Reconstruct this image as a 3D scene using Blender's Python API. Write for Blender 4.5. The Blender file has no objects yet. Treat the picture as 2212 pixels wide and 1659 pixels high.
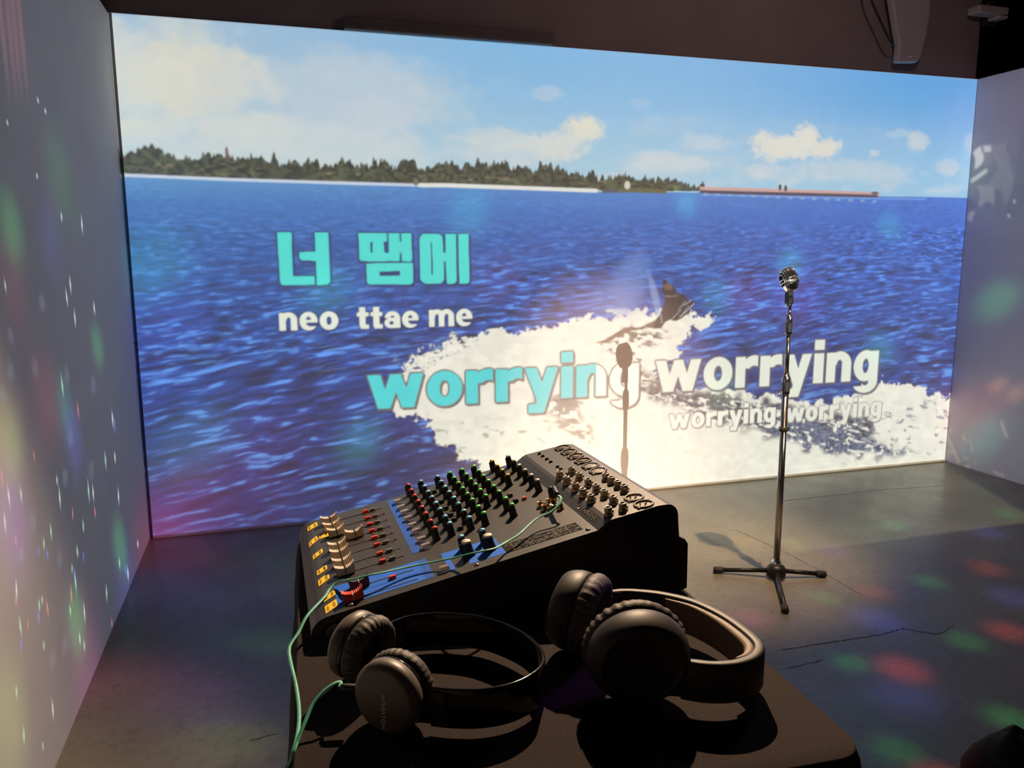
import bpy, bmesh, math, random
import numpy as np
from mathutils import Vector, Matrix

# ------------------------------------------------------------------ room measures (metres)
XL, XR = -0.678, 4.691          # left and right partition
D, TOP = 4.487, 2.675           # projection wall distance, height of the three partitions
CEIL = 3.45
SC = bpy.context.scene
COL = SC.collection

# ------------------------------------------------------------------ camera
FPX, YAW, PITCH, ROLL, EYE = 1714.69, 0.2960876, 0.1600777, -0.0037075, 1.50
def cam_axes():
    cy, sy = math.cos(YAW), math.sin(YAW)
    f = Vector((sy*math.cos(PITCH), cy*math.cos(PITCH), -math.sin(PITCH)))
    r = Vector((cy, -sy, 0)); u = r.cross(f)
    c, s = math.cos(ROLL), math.sin(ROLL)
    return c*r + s*u, -s*r + c*u, f
_r, _u, _f = cam_axes()
cd = bpy.data.cameras.new('camera')
cd.sensor_fit = 'HORIZONTAL'; cd.sensor_width = 36.0
cd.lens = 36.0*FPX/2212.0
cd.clip_start = 0.02
cam = bpy.data.objects.new('camera', cd); COL.objects.link(cam)
m = Matrix((_r, _u, -_f)).transposed().to_4x4(); m.translation = (0, 0, EYE)
cam.matrix_world = m
SC.camera = cam
SC.view_settings.view_transform = 'Standard'
SC.view_settings.look = 'None'
SC.view_settings.exposure = 0.0
SC.view_settings.gamma = 1.0
SC.view_settings.use_curve_mapping = False

w = bpy.data.worlds.new('dark_hall'); SC.world = w; w.use_nodes = True
w.node_tree.nodes['Background'].inputs[0].default_value = (1.0, 0.72, 0.62, 1)
w.node_tree.nodes['Background'].inputs[1].default_value = 0.012

# survey helpers: a reference sighting turned into a real point on a real plane
def ray(px, py):
    return _f + _r*((px-1106)/FPX) - _u*((py-829.5)/FPX)
def on_z(px, py, z=0.0):
    d = ray(px, py); t = (z-EYE)/d.z; return Vector((0, 0, EYE)) + d*t
def on_y(px, py, y=D):
    d = ray(px, py); t = y/d.y; return Vector((0, 0, EYE)) + d*t
def on_x(px, py, x):
    d = ray(px, py); t = x/d.x; return Vector((0, 0, EYE)) + d*t
def wall(px, py):                      # (x, z) on the projection wall
    p = on_y(px, py); return (p.x, p.z)

# ------------------------------------------------------------------ projected light
def lin(c):
    c = np.asarray(c, float)/255.0
    return np.where(c <= 0.04045, c/12.92, ((c+0.055)/1.055)**2.4)
RT = np.random.default_rng(11).random((8, 256, 256)).astype(np.float32)
def vn(u, v, k=0):
    T = RT[k % 8]
    u = np.asarray(u, np.float32); v = np.asarray(v, np.float32)
    iu = np.floor(u).astype(np.int32); iv = np.floor(v).astype(np.int32)
    fu = u-iu; fv = v-iv; fu = fu.astype(np.float32); fv = fv.astype(np.float32)
    fu = fu*fu*(3-2*fu); fv = fv*fv*(3-2*fv)
    a, b = iu & 255, (iu+1) & 255; c, d = iv & 255, (iv+1) & 255
    return (T[a, c]*(1-fu)+T[b, c]*fu)*(1-fv) + (T[a, d]*(1-fu)+T[b, d]*fu)*fv
def fbm(u, v, k=0, n=4):
    s = 0; a = 0.5; t = 0
    for i in range(n):
        s = s + a*vn(u*2**i+17*i, v*2**i+31*i, k+i); t += a; a *= 0.55
    return s/t
def sst(a, b, x):
    t = np.clip((x-a)/(b-a), 0, 1); return t*t*(3-2*t)
def inpoly(X, Z, P):
    ins = np.zeros(X.shape, bool)
    n = len(P)
    for i in range(n):
        x0, z0 = P[i]; x1, z1 = P[(i+1) % n]
        if z0 == z1: continue
        c = ((z0 > Z) != (z1 > Z)) & (X < (x1-x0)*(Z-z0)/(z1-z0)+x0)
        ins ^= c
    return ins
def put(img, mask, col):
    m_ = mask[..., None] if mask.ndim == 2 else mask
    img[...] = img*(1-m_) + np.asarray(col)*m_

# block letters of the karaoke captions, drawn on a small raster (x-height = 1)
def letters(word, gap=0.11, res=84):
    def R(x, y, x0, x1, y0, y1): return (x >= x0) & (x <= x1) & (y >= y0) & (y <= y1)
    def S(x, y, p, q, hw):
        dx, dy = q[0]-p[0], q[1]-p[1]; L = dx*dx+dy*dy
        t = np.clip(((x-p[0])*dx+(y-p[1])*dy)/L, -0.3, 1.3)
        return (x-p[0]-t*dx)**2+(y-p[1]-t*dy)**2 <= hw*hw
    def O(x, y, cx, cy, a, b, ia, ib):
        return (((x-cx)/a)**2+((y-cy)/b)**2 <= 1) & (((x-cx)/ia)**2+((y-cy)/ib)**2 >= 1)
    def g_w(x, y): return (S(x, y, (.16, 1), (.43, 0), .17) | S(x, y, (.43, 0), (.75, .95), .15) | S(x, y, (.75, .95), (1.07, 0), .15) | S(x, y, (1.07, 0), (1.34, 1), .17)) & (y >= 0) & (y <= 1)
    def g_o(x, y): return O(x, y, .5, .5, .5, .53, .14, .25)
    def g_r(x, y): return R(x, y, 0, .35, 0, 1) | (O(x, y, .66, .5, .5, .53, .2, .2) & (y > .62) & (x < .78))
    def g_n(x, y): return R(x, y, 0, .35, 0, 1) | R(x, y, .6, .95, 0, .62) | (O(x, y, .5, .58, .45, .45, .11, .17) & (y > .58))
    def g_m(x, y): return R(x, y, 0, .33, 0, 1) | R(x, y, .57, .88, 0, .62) | R(x, y, 1.12, 1.45, 0, .62) | (O(x, y, .47, .58, .42, .45, .11, .17) & (y > .58)) | (O(x, y, 1.02, .58, .43, .45, .11, .17) & (y > .58) & (x > .7))
    def g_y(x, y): return ((S(x, y, (.17, 1), (.52, .02), .17) & (y > 0)) | S(x, y, (.84, 1), (.44, -.32), .165) | R(x, y, .1, .42, -.42, -.14)) & (y >= -.42) & (y <= 1)
    def g_i(x, y): return R(x, y, 0, .36, 0, 1) | R(x, y, 0, .36, 1.12, 1.45)
    def g_g(x, y): return O(x, y, .46, .5, .46, .53, .12, .25) | R(x, y, .6, .95, -.08, 1) | (O(x, y, .475, -.06, .475, .37, .13, .12) & (y < -.05) & ~((x < .34) & (y > -.2)))
    def g_e(x, y): return (O(x, y, .48, .5, .48, .53, .14, .27) & ~R(x, y, .5, 1.1, .2, .42)) | R(x, y, .2, .93, .42, .58)
    def g_t(x, y): return R(x, y, .14, .48, .1, 1.32) | R(x, y, 0, .66, .76, 1.0) | R(x, y, .2, .66, 0, .24)
    def g_a(x, y): return O(x, y, .4, .31, .4, .33, .12, .11) | R(x, y, .56, .9, 0, .66) | (O(x, y, .46, .6, .44, .43, .12, .17) & (y > .62))
    W_ = dict(w=1.5, o=1.0, r=.76, n=.95, m=1.45, y=1.0, i=.36, g=.95, e=.96, t=.66, a=.9)
    G_ = dict(w=g_w, o=g_o, r=g_r, n=g_n, m=g_m, y=g_y, i=g_i, g=g_g, e=g_e, t=g_t, a=g_a)
    tot = sum(W_[c] for c in word)+gap*(len(word)-1)
    nx = int((tot+.3)*res); ny = int(2.3*res)
    x, y = np.meshgrid((np.arange(nx)+.5)/res-.15, (np.arange(ny)+.5)/res-.6)
    M = np.zeros((ny, nx)); cx = 0
    for c in word:
        M = np.maximum(M, G_[c](x-cx, y).astype(float)); cx += W_[c]+gap
    return M, res, tot
def samp(M, fx, fy):
    ny, nx = M.shape
    ok = (fx >= 0) & (fx < nx-1) & (fy >= 0) & (fy < ny-1)
    ix = np.clip(fx.astype(int), 0, nx-2); iy = np.clip(fy.astype(int), 0, ny-2)
    ax = np.clip(fx-ix, 0, 1); ay = np.clip(fy-iy, 0, 1)
    v = (M[iy, ix]*(1-ax)+M[iy, ix+1]*ax)*(1-ay)+(M[iy+1, ix]*(1-ax)+M[iy+1, ix+1]*ax)*ay
    return v*ok
def dil(M, r):
    o = M.copy()
    for dx, dy in [(r, 0), (-r, 0), (0, r), (0, -r), (r*2//3, r*2//3), (-r*2//3, r*2//3), (r*2//3, -r*2//3), (-r*2//3, -r*2//3)]:
        o = np.maximum(o, np.roll(np.roll(M, dx, 1), dy, 0))
    return o

NX, NZ = 2200, 1096
def picture():
    X, Z = np.meshgrid(XL+(np.arange(NX)+.5)/NX*(XR-XL), (np.arange(NZ)+.5)/NZ*TOP)
    img = np.zeros((NZ, NX, 3))
    t = (X-XL)/(XR-XL)
    hz = wall(2085, 426)[1]
    # sky
    up = np.clip((Z-hz)/(TOP-hz), 0, 1)
    top_c = lin((112, 178, 222)); right_c = lin((72, 158, 218)); lo_l = lin((178, 206, 212)); lo_r = lin((140, 192, 222)); left_top = lin((160, 190, 212))
    tc = (1-sst(.0, .45, t))[..., None]*left_top + (sst(0, .45, t)*(1-sst(.45, .95, t)))[..., None]*top_c + sst(.45, .95, t)[..., None]*right_c
    lc = lo_l*(1-t[..., None])+lo_r*t[..., None]
    k = sst(0.0, .95, up)[..., None]
    img[...] = lc*(1-k)+tc*k
    # clouds
    warp_x = (fbm(X*3, Z*4, 1)-.5); warp_z = (fbm(X*3+9, Z*4+5, 2)-.5)
    cl = [(330, 160, 260, 130, .75, (203, 211, 206)), (420, 165, 190, 75, .95, (213, 213, 199)), (300, 275, 70, 26, .7, (212, 215, 202)), (530, 278, 110, 30, .8, (212, 214, 202)),
          (700, 230, 260, 110, .55, (192, 205, 212)), (640, 310, 330, 60, .65, (202, 212, 212)), (850, 200, 190, 70, .35, (186, 204, 216)), (250, 90, 60, 70, .6, (205, 210, 204)), (820, 250, 120, 40, .45, (200, 208, 212)),
          (1080, 300, 65, 26, .7, (205, 212, 208)), (1258, 283, 48, 30, 1.0, (215, 216, 200)), (1200, 315, 90, 30, .9, (210, 214, 206)), (1120, 335, 120, 30, .6, (200, 211, 212)), (1185, 205, 38, 18, .6, (175, 198, 214)), (1380, 225, 26, 14, .4, (165, 195, 218)),
          (1440, 352, 85, 26, .75, (200, 210, 212)), (1520, 303, 55, 22, .6, (190, 205, 214)), (1690, 315, 75, 34, 1.1, (214, 216, 206)), (1735, 295, 35, 30, 1.0, (216, 217, 206)), (1785, 320, 42, 26, 1.0, (214, 214, 204)),
          (1655, 365, 36, 15, .7, (190, 205, 214)), (1850, 372, 130, 28, .7, (185, 203, 214)), (1940, 290, 30, 12, .55, (178, 200, 216)), (1985, 308, 32, 24, .8, (195, 206, 210)), (1890, 330, 12, 8, .7, (200, 210, 212)), (2050, 360, 26, 18, .6, (190, 205, 214)), (2095, 312, 18, 20, .5, (185, 203, 215))]
    for px, py, rx, ry, a, c in cl:
        cx, cz = wall(px, py); ex = abs(wall(px+rx, py)[0]-cx); ez = abs(wall(px, py+ry)[1]-cz)
        s = (slice(None), slice(None))
        q = ((X-cx+warp_x*ex*.9)/ex)**2+((Z-cz+warp_z*ez*1.1)/ez)**2
        n = fbm(X*9/max(.25, min(1, ex)), Z*14/max(.25, min(1, ex)), 3)
        put(img, np.clip(sst(1.35, .15, q+(n-.5)*1.3)*a, 0, 1), lin(c))
    wisp = sst(.50, .80, fbm(X*2.2+3, Z*6.5, 6, 5))*sst(.03, .12, up)*sst(.85, .35, up)*(.75-.55*sst(.3, .8, t))
    put(img, wisp*.7, lin((206, 212, 208)))
    lowc = sst(.52, .75, fbm(X*5+1, Z*13, 2, 5))*sst(.0, .05, up)*sst(.30, .12, up)
    put(img, lowc*.45, lin((206, 213, 212)))
    # sea
    shore = np.interp(X[0], *zip(*[wall(px, py) for px, py in ((200, 374), (262, 381), (500, 390), (750, 399), (1000, 405), (1290, 414), (1520, 416), (1900, 424), (2085, 427), (2200, 430))]))
    dp = np.clip(shore[None, :]-Z, 0, 9)
    sea = Z < shore[None, :]
    stops = [0, .12, .35, .75, 1.2, 1.6]
    L_ = [(84, 150, 204), (54, 122, 192), (26, 88, 166), (20, 68, 150), (28, 56, 138), (32, 44, 110)]
    R_ = [(46, 112, 210), (36, 102, 206), (36, 92, 192), (32, 78, 172), (34, 58, 138), (32, 46, 110)]
    base = np.zeros_like(img)
    for ch in range(3):
        a = np.interp(dp, stops, [lin(c)[ch] for c in L_]); b = np.interp(dp, stops, [lin(c)[ch] for c in R_])
        base[..., ch] = a*(1-t)+b*t
    n = 0; hl = 0; tilt = X*.12+.02*np.sin(X*2.1)
    for i_, (s_, lo_, hi_, asp) in enumerate(((.0045, -.1, .26, 5.5), (.0072, .08, .58, 6.0), (.0120, .30, 1.10, 6.5), (.0210, .75, 2.4, 6.5))):
        wgt = sst(lo_, lo_+.2, dp)*sst(hi_, hi_-.3, dp)
        tl = tilt*(0, .15, .6, 1)[i_]
        u = X/(s_*asp)+vn(X*3, Z*7, 5)*1.2; v = (Z-tl)/s_+vn(X*6+3, Z*9, 6)*1.2
        f_ = fbm(u, v, i_, 3)
        patch_ = .45+.9*vn(X*1.3+i_, Z*3.1, 7)
        n = n + wgt*(f_-.5)*2*patch_; hl = hl + wgt*sst(.60, .80, f_)*patch_
    amp = np.interp(dp, [0, .1, .4, 1, 1.7], [.15, .5, 1.0, 1.0, .8])
    light = lin((90, 152, 216))*(1-t[..., None]*.0)
    seac = base*np.clip(.88+1.3*n*amp, .24, 2.0)[..., None]
    seac = seac+(light-base)*np.clip(hl*amp*.8, 0, .8)[..., None]
    img[...] = np.where(sea[..., None], seac, img)
    # island: palms, beach, pier
    tp = [(200, 330), (258, 328), (300, 334), (345, 322), (352, 330), (380, 340), (480, 342), (560, 347), (600, 350), (700, 357), (800, 358), (900, 357), (1000, 352), (1060, 352), (1100, 357), (1200, 362), (1250, 372), (1300, 378), (1380, 382), (1440, 386), (1470, 388), (1500, 399), (1522, 408)]
    lo = [(200, 370), (262, 375), (500, 385), (750, 394), (900, 399), (1180, 406), (1285, 411), (1440, 413), (1522, 413)]
    tz = np.interp(X[0], *zip(*[wall(*p) for p in tp]), right=-1); lz = np.interp(X[0], *zip(*[wall(*p) for p in lo]), right=9)
    spk = (vn(X[0]*16, X[0]*0+3, 1)-.45)*.035+(vn(X[0]*46, X[0]*0+8, 2)-.5)*.045+(vn(X[0]*120, X[0]*0+5, 3)-.5)*.03
    tree = sst(-.006, .006, (tz+spk)[None, :]-Z)*(Z > lz[None, :])
    hh = np.clip((Z-lz[None, :])/np.maximum(.02, (tz-lz)[None, :]), 0, 1)
    g = fbm(X*60, Z*80, 4, 4)
    tcol = lin((24, 34, 28))*(1-sst(.35, .7, g)[..., None]) + lin((74, 86, 54))*sst(.35, .7, g)[..., None]
    low = (sst(.45, .62, t)*sst(.6, .2, hh)*sst(.4, .65, vn(X*14, Z*20, 6)))[..., None]
    tcol = tcol*(1-low*.8)+lin((120, 150, 70))*low*.8
    warm = sst(.62, .8, fbm(X*22, Z*50, 2))[..., None]*(hh < .6)[..., None]
    tcol = tcol*(1-warm*.6)+lin((140, 128, 96))*warm*.6
    put(img, tree, tcol)
    def ribbon(pts, wd, col, soft=.004):
        xs, zs = zip(*[wall(*p) for p in pts]); zc = np.interp(X[0], xs, zs, left=-9, right=-9)
        put(img, sst(wd+soft, wd-soft, np.abs(Z-zc[None, :])), lin(col))
    ribbon([(200, 371), (262, 378), (500, 388), (700, 394), (905, 400)], .0075, (196, 208, 224))
    ribbon([(905, 400), (960, 400), (1180, 408), (1290, 412)], .011, (222, 224, 216))
    ribbon([(1300, 413), (1360, 411), (1440, 414)], .012, (88, 92, 48))
    ribbon([(1512, 407), (1620, 410), (1750, 414), (1900, 419)], .011, (198, 160, 152))
    ribbon([(1512, 414), (1620, 417), (1750, 420), (1896, 424)], .010, (64, 52, 66))
    ribbon([(1512, 420), (1700, 425), (1900, 429), (2000, 430)], .005, (96, 150, 220))
    for px in list(range(1525, 1890, 26)):
        cx, cz = wall(px, 405+(px-1512)*.0425+14); put(img, sst(1.2, .6, ((X-cx)/.02)**2+((Z-cz)/.008)**2)*.7, lin((150, 170, 200)))
    for px, py, rw, rh, c in ((1685, 405, .012, .02, (60, 60, 60)), (1697, 407, .012, .02, (60, 60, 60)), (1890, 417, .03, .01, (80, 90, 90)), (1355, 400, .02, .025, (200, 200, 180)), (490, 333, .008, .04, (110, 70, 70)), (898, 393, .015, .02, (110, 104, 80)), (1320, 412, .05, .012, (70, 80, 90))):
        cx, cz = wall(px, py); put(img, sst(1.1, .8, ((X-cx)/rw)**2+((Z-cz)/rh)**2), lin(c))
    # boat wake
    wx = X+(fbm(X*14, Z*18, 1, 5)-.5)*.22+(vn(X*90, Z*110, 4)-.5)*.035; wz = Z+(fbm(X*14+7, Z*18+3, 2, 5)-.5)*.15+(vn(X*90+5, Z*110, 5)-.5)*.03
    def poly(pts, warp=1): 
        P = [wall(*p) for p in pts]
        return inpoly(X*(1-warp)+wx*warp, Z*(1-warp)+wz*warp, P).astype(float)
    def blur(M, r):
        for _ in range(2):
            M = (np.roll(M, r, 0)+np.roll(M, -r, 0)+np.roll(M, r, 1)+np.roll(M, -r, 1)+M)/5
        return M
    foam = poly([(832, 872), (868, 800), (890, 772), (930, 745), (985, 728), (1050, 716), (1150, 705), (1250, 694), (1330, 678), (1420, 672), (1540, 676), (1532, 698), (1490, 722), (1458, 752), (1460, 780), (1400, 800), (1480, 840), (1560, 838), (1640, 852), (1720, 862), (1770, 872), (1850, 848), (1910, 826), (1960, 828), (2000, 845), (2100, 862), (2100, 1090), (1000, 1300), (1100, 1080), (1040, 1005), (990, 985), (940, 935), (900, 905)])
    foam = blur(foam, 1)
    fcol = lin((235, 234, 217))*(1+(fbm(X*20, Z*30, 3)[..., None]-.5)*.30)
    put(img, foam*.97, fcol)
    # torn water inside the wake
    def torn(pts, dens, dk, lt, s=1.0):
        mk = blur(poly(pts), 5)
        n_ = fbm(X*22*s+2*vn(X*6, Z*6, 1), Z*42*s+X*7, 5, 5)
        put(img, mk*sst(dens, dens+.10, n_), np.clip(lin(dk)+(fbm(X*60, Z*90, 1)[..., None]-.5)*lin(lt)*1.3, .02, 1))
    torn([(1395, 806), (1480, 846), (1560, 852), (1650, 868), (1740, 884), (1880, 898), (1900, 975), (1790, 962), (1690, 938), (1580, 908), (1490, 892), (1400, 850)], .34, (78, 80, 96), (150, 150, 150))
    torn([(1480, 868), (1680, 880), (1690, 945), (1600, 925), (1520, 905)], .33, (80, 82, 100), (150, 150, 150))
    torn([(1640, 905), (1760, 915), (1900, 950), (1990, 985), (1830, 985), (1700, 952)], .33, (88, 96, 122), (140, 150, 160))
    torn([(1150, 856), (1250, 850), (1270, 910), (1290, 960), (1240, 940), (1180, 890)], .44, (128, 126, 120), (140, 140, 130))
    torn([(1290, 735), (1400, 700), (1440, 705), (1440, 735), (1380, 765), (1370, 800), (1440, 812), (1430, 850), (1380, 830)], .52, (112, 104, 96), (140, 130, 130))
    torn([(900, 895), (1300, 895), (1280, 1000), (1000, 985)], .64, (176, 178, 160), (120, 120, 110), .8)
    torn([(1750, 880), (2060, 860), (2060, 980), (1900, 990)], .60, (150, 158, 160), (120, 120, 120), .9)
    torn([(1240, 960), (2000, 960), (2040, 1020), (1240, 1060)], .74, (196, 196, 186), (60, 60, 60), .6)
    torn([(850, 770), (1010, 715), (1030, 735), (940, 790), (880, 850)], .56, (84, 104, 140), (140, 150, 150), 2.0)
    # spray, jet ski and its rider
    def haze(px, py, rx, ry, rot, a, c):
        cx, cz = wall(px, py); k_ = abs(wall(px+10, py)[0]-cx)/10
        ax, az = (X-cx)/k_, -(Z-cz)/k_
        c_, s_ = math.cos(rot), math.sin(rot)
        q = ((ax*c_+az*s_)/rx)**2+((-ax*s_+az*c_)/ry)**2
        put(img, np.clip(sst(1.4, 0, q+(fbm(X*9, Z*9, 2)-.5)*.8)*a, 0, 1), lin(c))
    haze(1362, 610, 40, 70, .25, .55, (104, 140, 204)); haze(1340, 650, 70, 40, 0, .35, (110, 134, 200)); haze(1415, 640, 9, 50, -.3, .55, (150, 170, 214))
    def flat(pts, c, wp=.05): put(img, blur(poly(pts, wp), 1), lin(c))
    O3 = lambda L: [(1260+x/3.16, 520+y/3.16) for x, y in L]
    flat(O3([(80, 690), (160, 660), (240, 625), (320, 595), (440, 575), (520, 520), (540, 560), (500, 605), (450, 605), (360, 612), (250, 650), (150, 695)]), (104, 84, 72), .3)
    flat(O3([(545, 262), (572, 268), (578, 300), (610, 300), (640, 352), (700, 382), (712, 402), (748, 408), (756, 430), (720, 490), (672, 530), (630, 548), (590, 540), (555, 560), (530, 600), (470, 600), (500, 545), (530, 490), (552, 440), (556, 380), (540, 340)]), (44, 34, 40))
    flat(O3([(545, 300), (600, 292), (614, 330), (560, 340)]), (112, 84, 70)); flat(O3([(545, 372), (610, 376), (650, 364), (640, 384), (570, 388)]), (120, 104, 96))
    for a, b, wd in (((660, 520), (756, 430), 5), ((690, 440), (740, 405), 4), ((650, 470), (700, 410), 3), ((600, 540), (668, 470), 3), ((535, 560), (530, 500), 4), ((680, 500), (720, 440), 2)):
        L = O3([a, b]); p, q = wall(*L[0]), wall(*L[1]); dx, dz = q[0]-p[0], q[1]-p[1]
        tt = np.clip(((X-p[0])*dx+(Z-p[1])*dz)/(dx*dx+dz*dz), 0, 1); dd = np.hypot(X-p[0]-tt*dx, Z-p[1]-tt*dz)
        put(img, sst(wd*.0011, wd*.0006, dd)*.8, lin((176, 176, 176)))
    # captions
    def caption(word, xl, xr, base_px, xh_px, fill, edge, split=None, fill2=None, sq=1.0):
        M, res, tot = letters(word)
        x0, x1 = wall(xl, base_px[1])[0], wall(xr, base_px[1])[0]
        z0 = wall(*base_px)[1]; xh = abs(wall(*xh_px)[1]-z0)
        fx = ((X-x0)/(x1-x0)*tot+.15)*res; fy = ((Z-z0)/xh+.6)*res
        E_ = dil(M, 4); Sh = np.roll(np.roll(dil(M, 2), 4, 1), -5, 0)
        put(img, np.clip(samp(np.maximum(E_, Sh), fx, fy)*.9, 0, 1), lin(edge))
        mk = samp(M, fx, fy)
        if split is not None:
            sx = wall(split, base_px[1])[0]; c = np.where((X < sx)[..., None], lin(fill), lin(fill2)); put(img, mk, c)
        else: put(img, mk, lin(fill))
    wht = (226, 232, 216)
    caption('neo', 604, 732, (614, 714), (614, 676), wht, (30, 40, 100)); caption('ttae', 772, 905, (850, 708), (850, 673), wht, (30, 40, 100)); caption('me', 927, 1021, (950, 705), (950, 669), wht, (30, 40, 100))
    caption('worrying', 797, 1379, (846, 881), (846, 808), (64, 212, 214), (92, 86, 86), 1287, (238, 236, 226)); caption('worrying', 1416, 1893, (1460, 845), (1460, 777), wht, (84, 84, 96))
    caption('worrying', 1445, 1674, (1475, 925), (1475, 893), (236, 236, 220), (84, 80, 84)); caption('worrying', 1697, 1902, (1720, 911), (1720, 880), (226, 228, 214), (122, 120, 116))
    H = lambda L: [(560+x/4.096, 460+y/4.096) for x, y in L]
    polys = [H([(158, 172), (282, 172), (296, 562), (486, 560), (488, 634), (205, 642), (183, 615)]),
             H([(488, 174), (608, 174), (628, 606), (604, 634), (512, 640), (500, 424), (372, 420), (354, 402), (352, 348), (498, 342)]),
             H([(876, 180), (1128, 182), (1130, 252), (1098, 256), (1106, 352), (1148, 354), (1142, 182), (1238, 182), (1244, 260), (1256, 260), (1256, 182), (1342, 182), (1352, 414), (1336, 430), (1262, 430), (1256, 345), (1244, 345), (1240, 420), (1225, 430), (1150, 424), (1120, 428), (905, 428), (886, 410)]),
             H([(946, 448), (1356, 444), (1360, 612), (1340, 632), (975, 634), (954, 614)]),
             H([(1416, 230), (1442, 188), (1590, 186), (1620, 216), (1628, 352), (1650, 352), (1644, 186), (1738, 186), (1746, 604), (1722, 626), (1660, 628), (1648, 430), (1630, 432), (1634, 590), (1604, 626), (1462, 626), (1424, 590)]),
             H([(1760, 186), (1848, 186), (1860, 604), (1838, 626), (1770, 628)])]
    holes = [H([(982, 258), (1002, 262), (1004, 352), (990, 356), (984, 340)]), H([(1062, 520), (1246, 514), (1246, 556), (1064, 560)]), H([(1514, 262), (1528, 262), (1536, 548), (1522, 550)])]
    hm = np.zeros_like(X); hb = np.zeros_like(X)
    for P in polys: hm = np.maximum(hm, inpoly(X, Z, [wall(*p) for p in P]))
    for P in holes: hm = hm*(1-inpoly(X, Z, [wall(*p) for p in P]))
    hb = np.maximum(dil(hm, 4), np.roll(np.roll(dil(hm, 3), 3, 1), -3, 0))
    put(img, hb*.85, lin((28, 44, 96))); put(img, (hm+np.roll(hm, 1, 0)+np.roll(hm, 1, 1))/3, lin((64, 218, 208)))
    return np.clip(img, 0, 1)

def light_image(name, arr):
    h, w_ = arr.shape[:2]
    im = bpy.data.images.new(name, w_, h, alpha=False, float_buffer=True)
    im.colorspace_settings.name = 'Non-Color'
    a = np.ones((h, w_, 4), np.float32); a[..., :3] = arr
    im.pixels.foreach_set(a.ravel()); im.update(); im.pack()
    return im

def projector_lamp(name, loc, arr, axis, a0, a1, b0, b1, gain):
    """A video projector: a small lamp whose colour depends on the direction it throws light in.
    axis: 'y', '-x' or '+x' throw; the picture fills a0..a1 x b0..b1 on that wall (offsets from the lamp)."""
    L = bpy.data.lights.new(name, 'POINT'); L.shadow_soft_size = 0.006; L.energy = gain; L.use_nodes = True
    o = bpy.data.objects.new(name, L); COL.objects.link(o); o.location = loc
    nt = L.node_tree; N = nt.nodes; K = nt.links
    em = N['Emission']; tc = N.new('ShaderNodeTexCoord'); sp = N.new('ShaderNodeSeparateXYZ'); K.new(tc.outputs['Normal'], sp.inputs[0])
    def M(op, a, b=None):
        n = N.new('ShaderNodeMath'); n.operation = op
        for i, v in enumerate((a, b)):
            if v is None: continue
            if isinstance(v, (int, float)): n.inputs[i].default_value = v
            else: K.new(v, n.inputs[i])
        return n.outputs[0]
    if axis == 'y': fw, h = sp.outputs['Y'], sp.outputs['X']
    elif axis == '+x': fw, h = sp.outputs['X'], sp.outputs['Y']
    else: fw, h = M('MULTIPLY', sp.outputs['X'], -1.0), sp.outputs['Y']
    fwc = M('MAXIMUM', fw, 1e-4)
    u = M('DIVIDE', M('SUBTRACT', M('DIVIDE', h, fwc), a0), a1-a0)
    v = M('DIVIDE', M('SUBTRACT', M('DIVIDE', sp.outputs['Z'], fwc), b0), b1-b0)
    cb = N.new('ShaderNodeCombineXYZ'); K.new(u, cb.inputs[0]); K.new(v, cb.inputs[1])
    tx = N.new('ShaderNodeTexImage'); tx.image = light_image(name, arr); tx.extension = 'CLIP'; K.new(cb.outputs[0], tx.inputs[0])
    K.new(tx.outputs[0], em.inputs['Color'])
    K.new(M('MULTIPLY', M('GREATER_THAN', fw, 0.02), tx.outputs['Alpha']), em.inputs['Strength'])
    return o
def throw(shape, loc, axis, plane, r0, r1, z0, z1):
    """per-pixel lens compensation so that the picture is even over the wall (relative to 1 m, head-on)"""
    h, w_ = shape
    A, B = np.meshgrid(r0+(np.arange(w_)+.5)/w_*(r1-r0), z0+(np.arange(h)+.5)/h*(z1-z0))
    n = abs(plane - (loc[1] if axis == 'y' else loc[0]))
    a = A-(loc[0] if axis == 'y' else loc[1]); b = B-loc[2]
    return (n*n+a*a+b*b)**1.5/n, n
ALB = 0.8
K_LAMP = 4*math.pi*math.pi/ALB           # watts for radiance 1 at 1 m head-on on the white walls

PJ = (2.46, -0.66, 2.665)
PG = .93
pic = picture()
# the projector overshoots the foot of the screen a little: a dim strip falls on the floor in front of it
ZB = -.843
nsp = int(-ZB/TOP*NZ); ZB = -nsp/NZ*TOP
spill = np.zeros((nsp, NX, 3))+np.array((.25, .26, .16))*(sst(XR, XR-.1, XL+(np.arange(NX)+.5)/NX*(XR-XL))*(.1+.9*sst(1.2, 2.6, XL+(np.arange(NX)+.5)/NX*(XR-XL))))[None, :, None]
spill *= sst(0, 14, np.arange(nsp))[:, None, None]
pic = np.concatenate([spill, pic], 0)
cmp_, n_ = throw(pic.shape[:2], PJ, 'y', D, XL, XR, ZB, TOP)
sc_ = cmp_.max()
projector_lamp('screen_projector', PJ, pic*(cmp_/sc_)[..., None], 'y', (XL-PJ[0])/n_, (XR-PJ[0])/n_, (ZB-PJ[2])/n_, (TOP-PJ[2])/n_, K_LAMP*sc_*PG)
del pic

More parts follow.
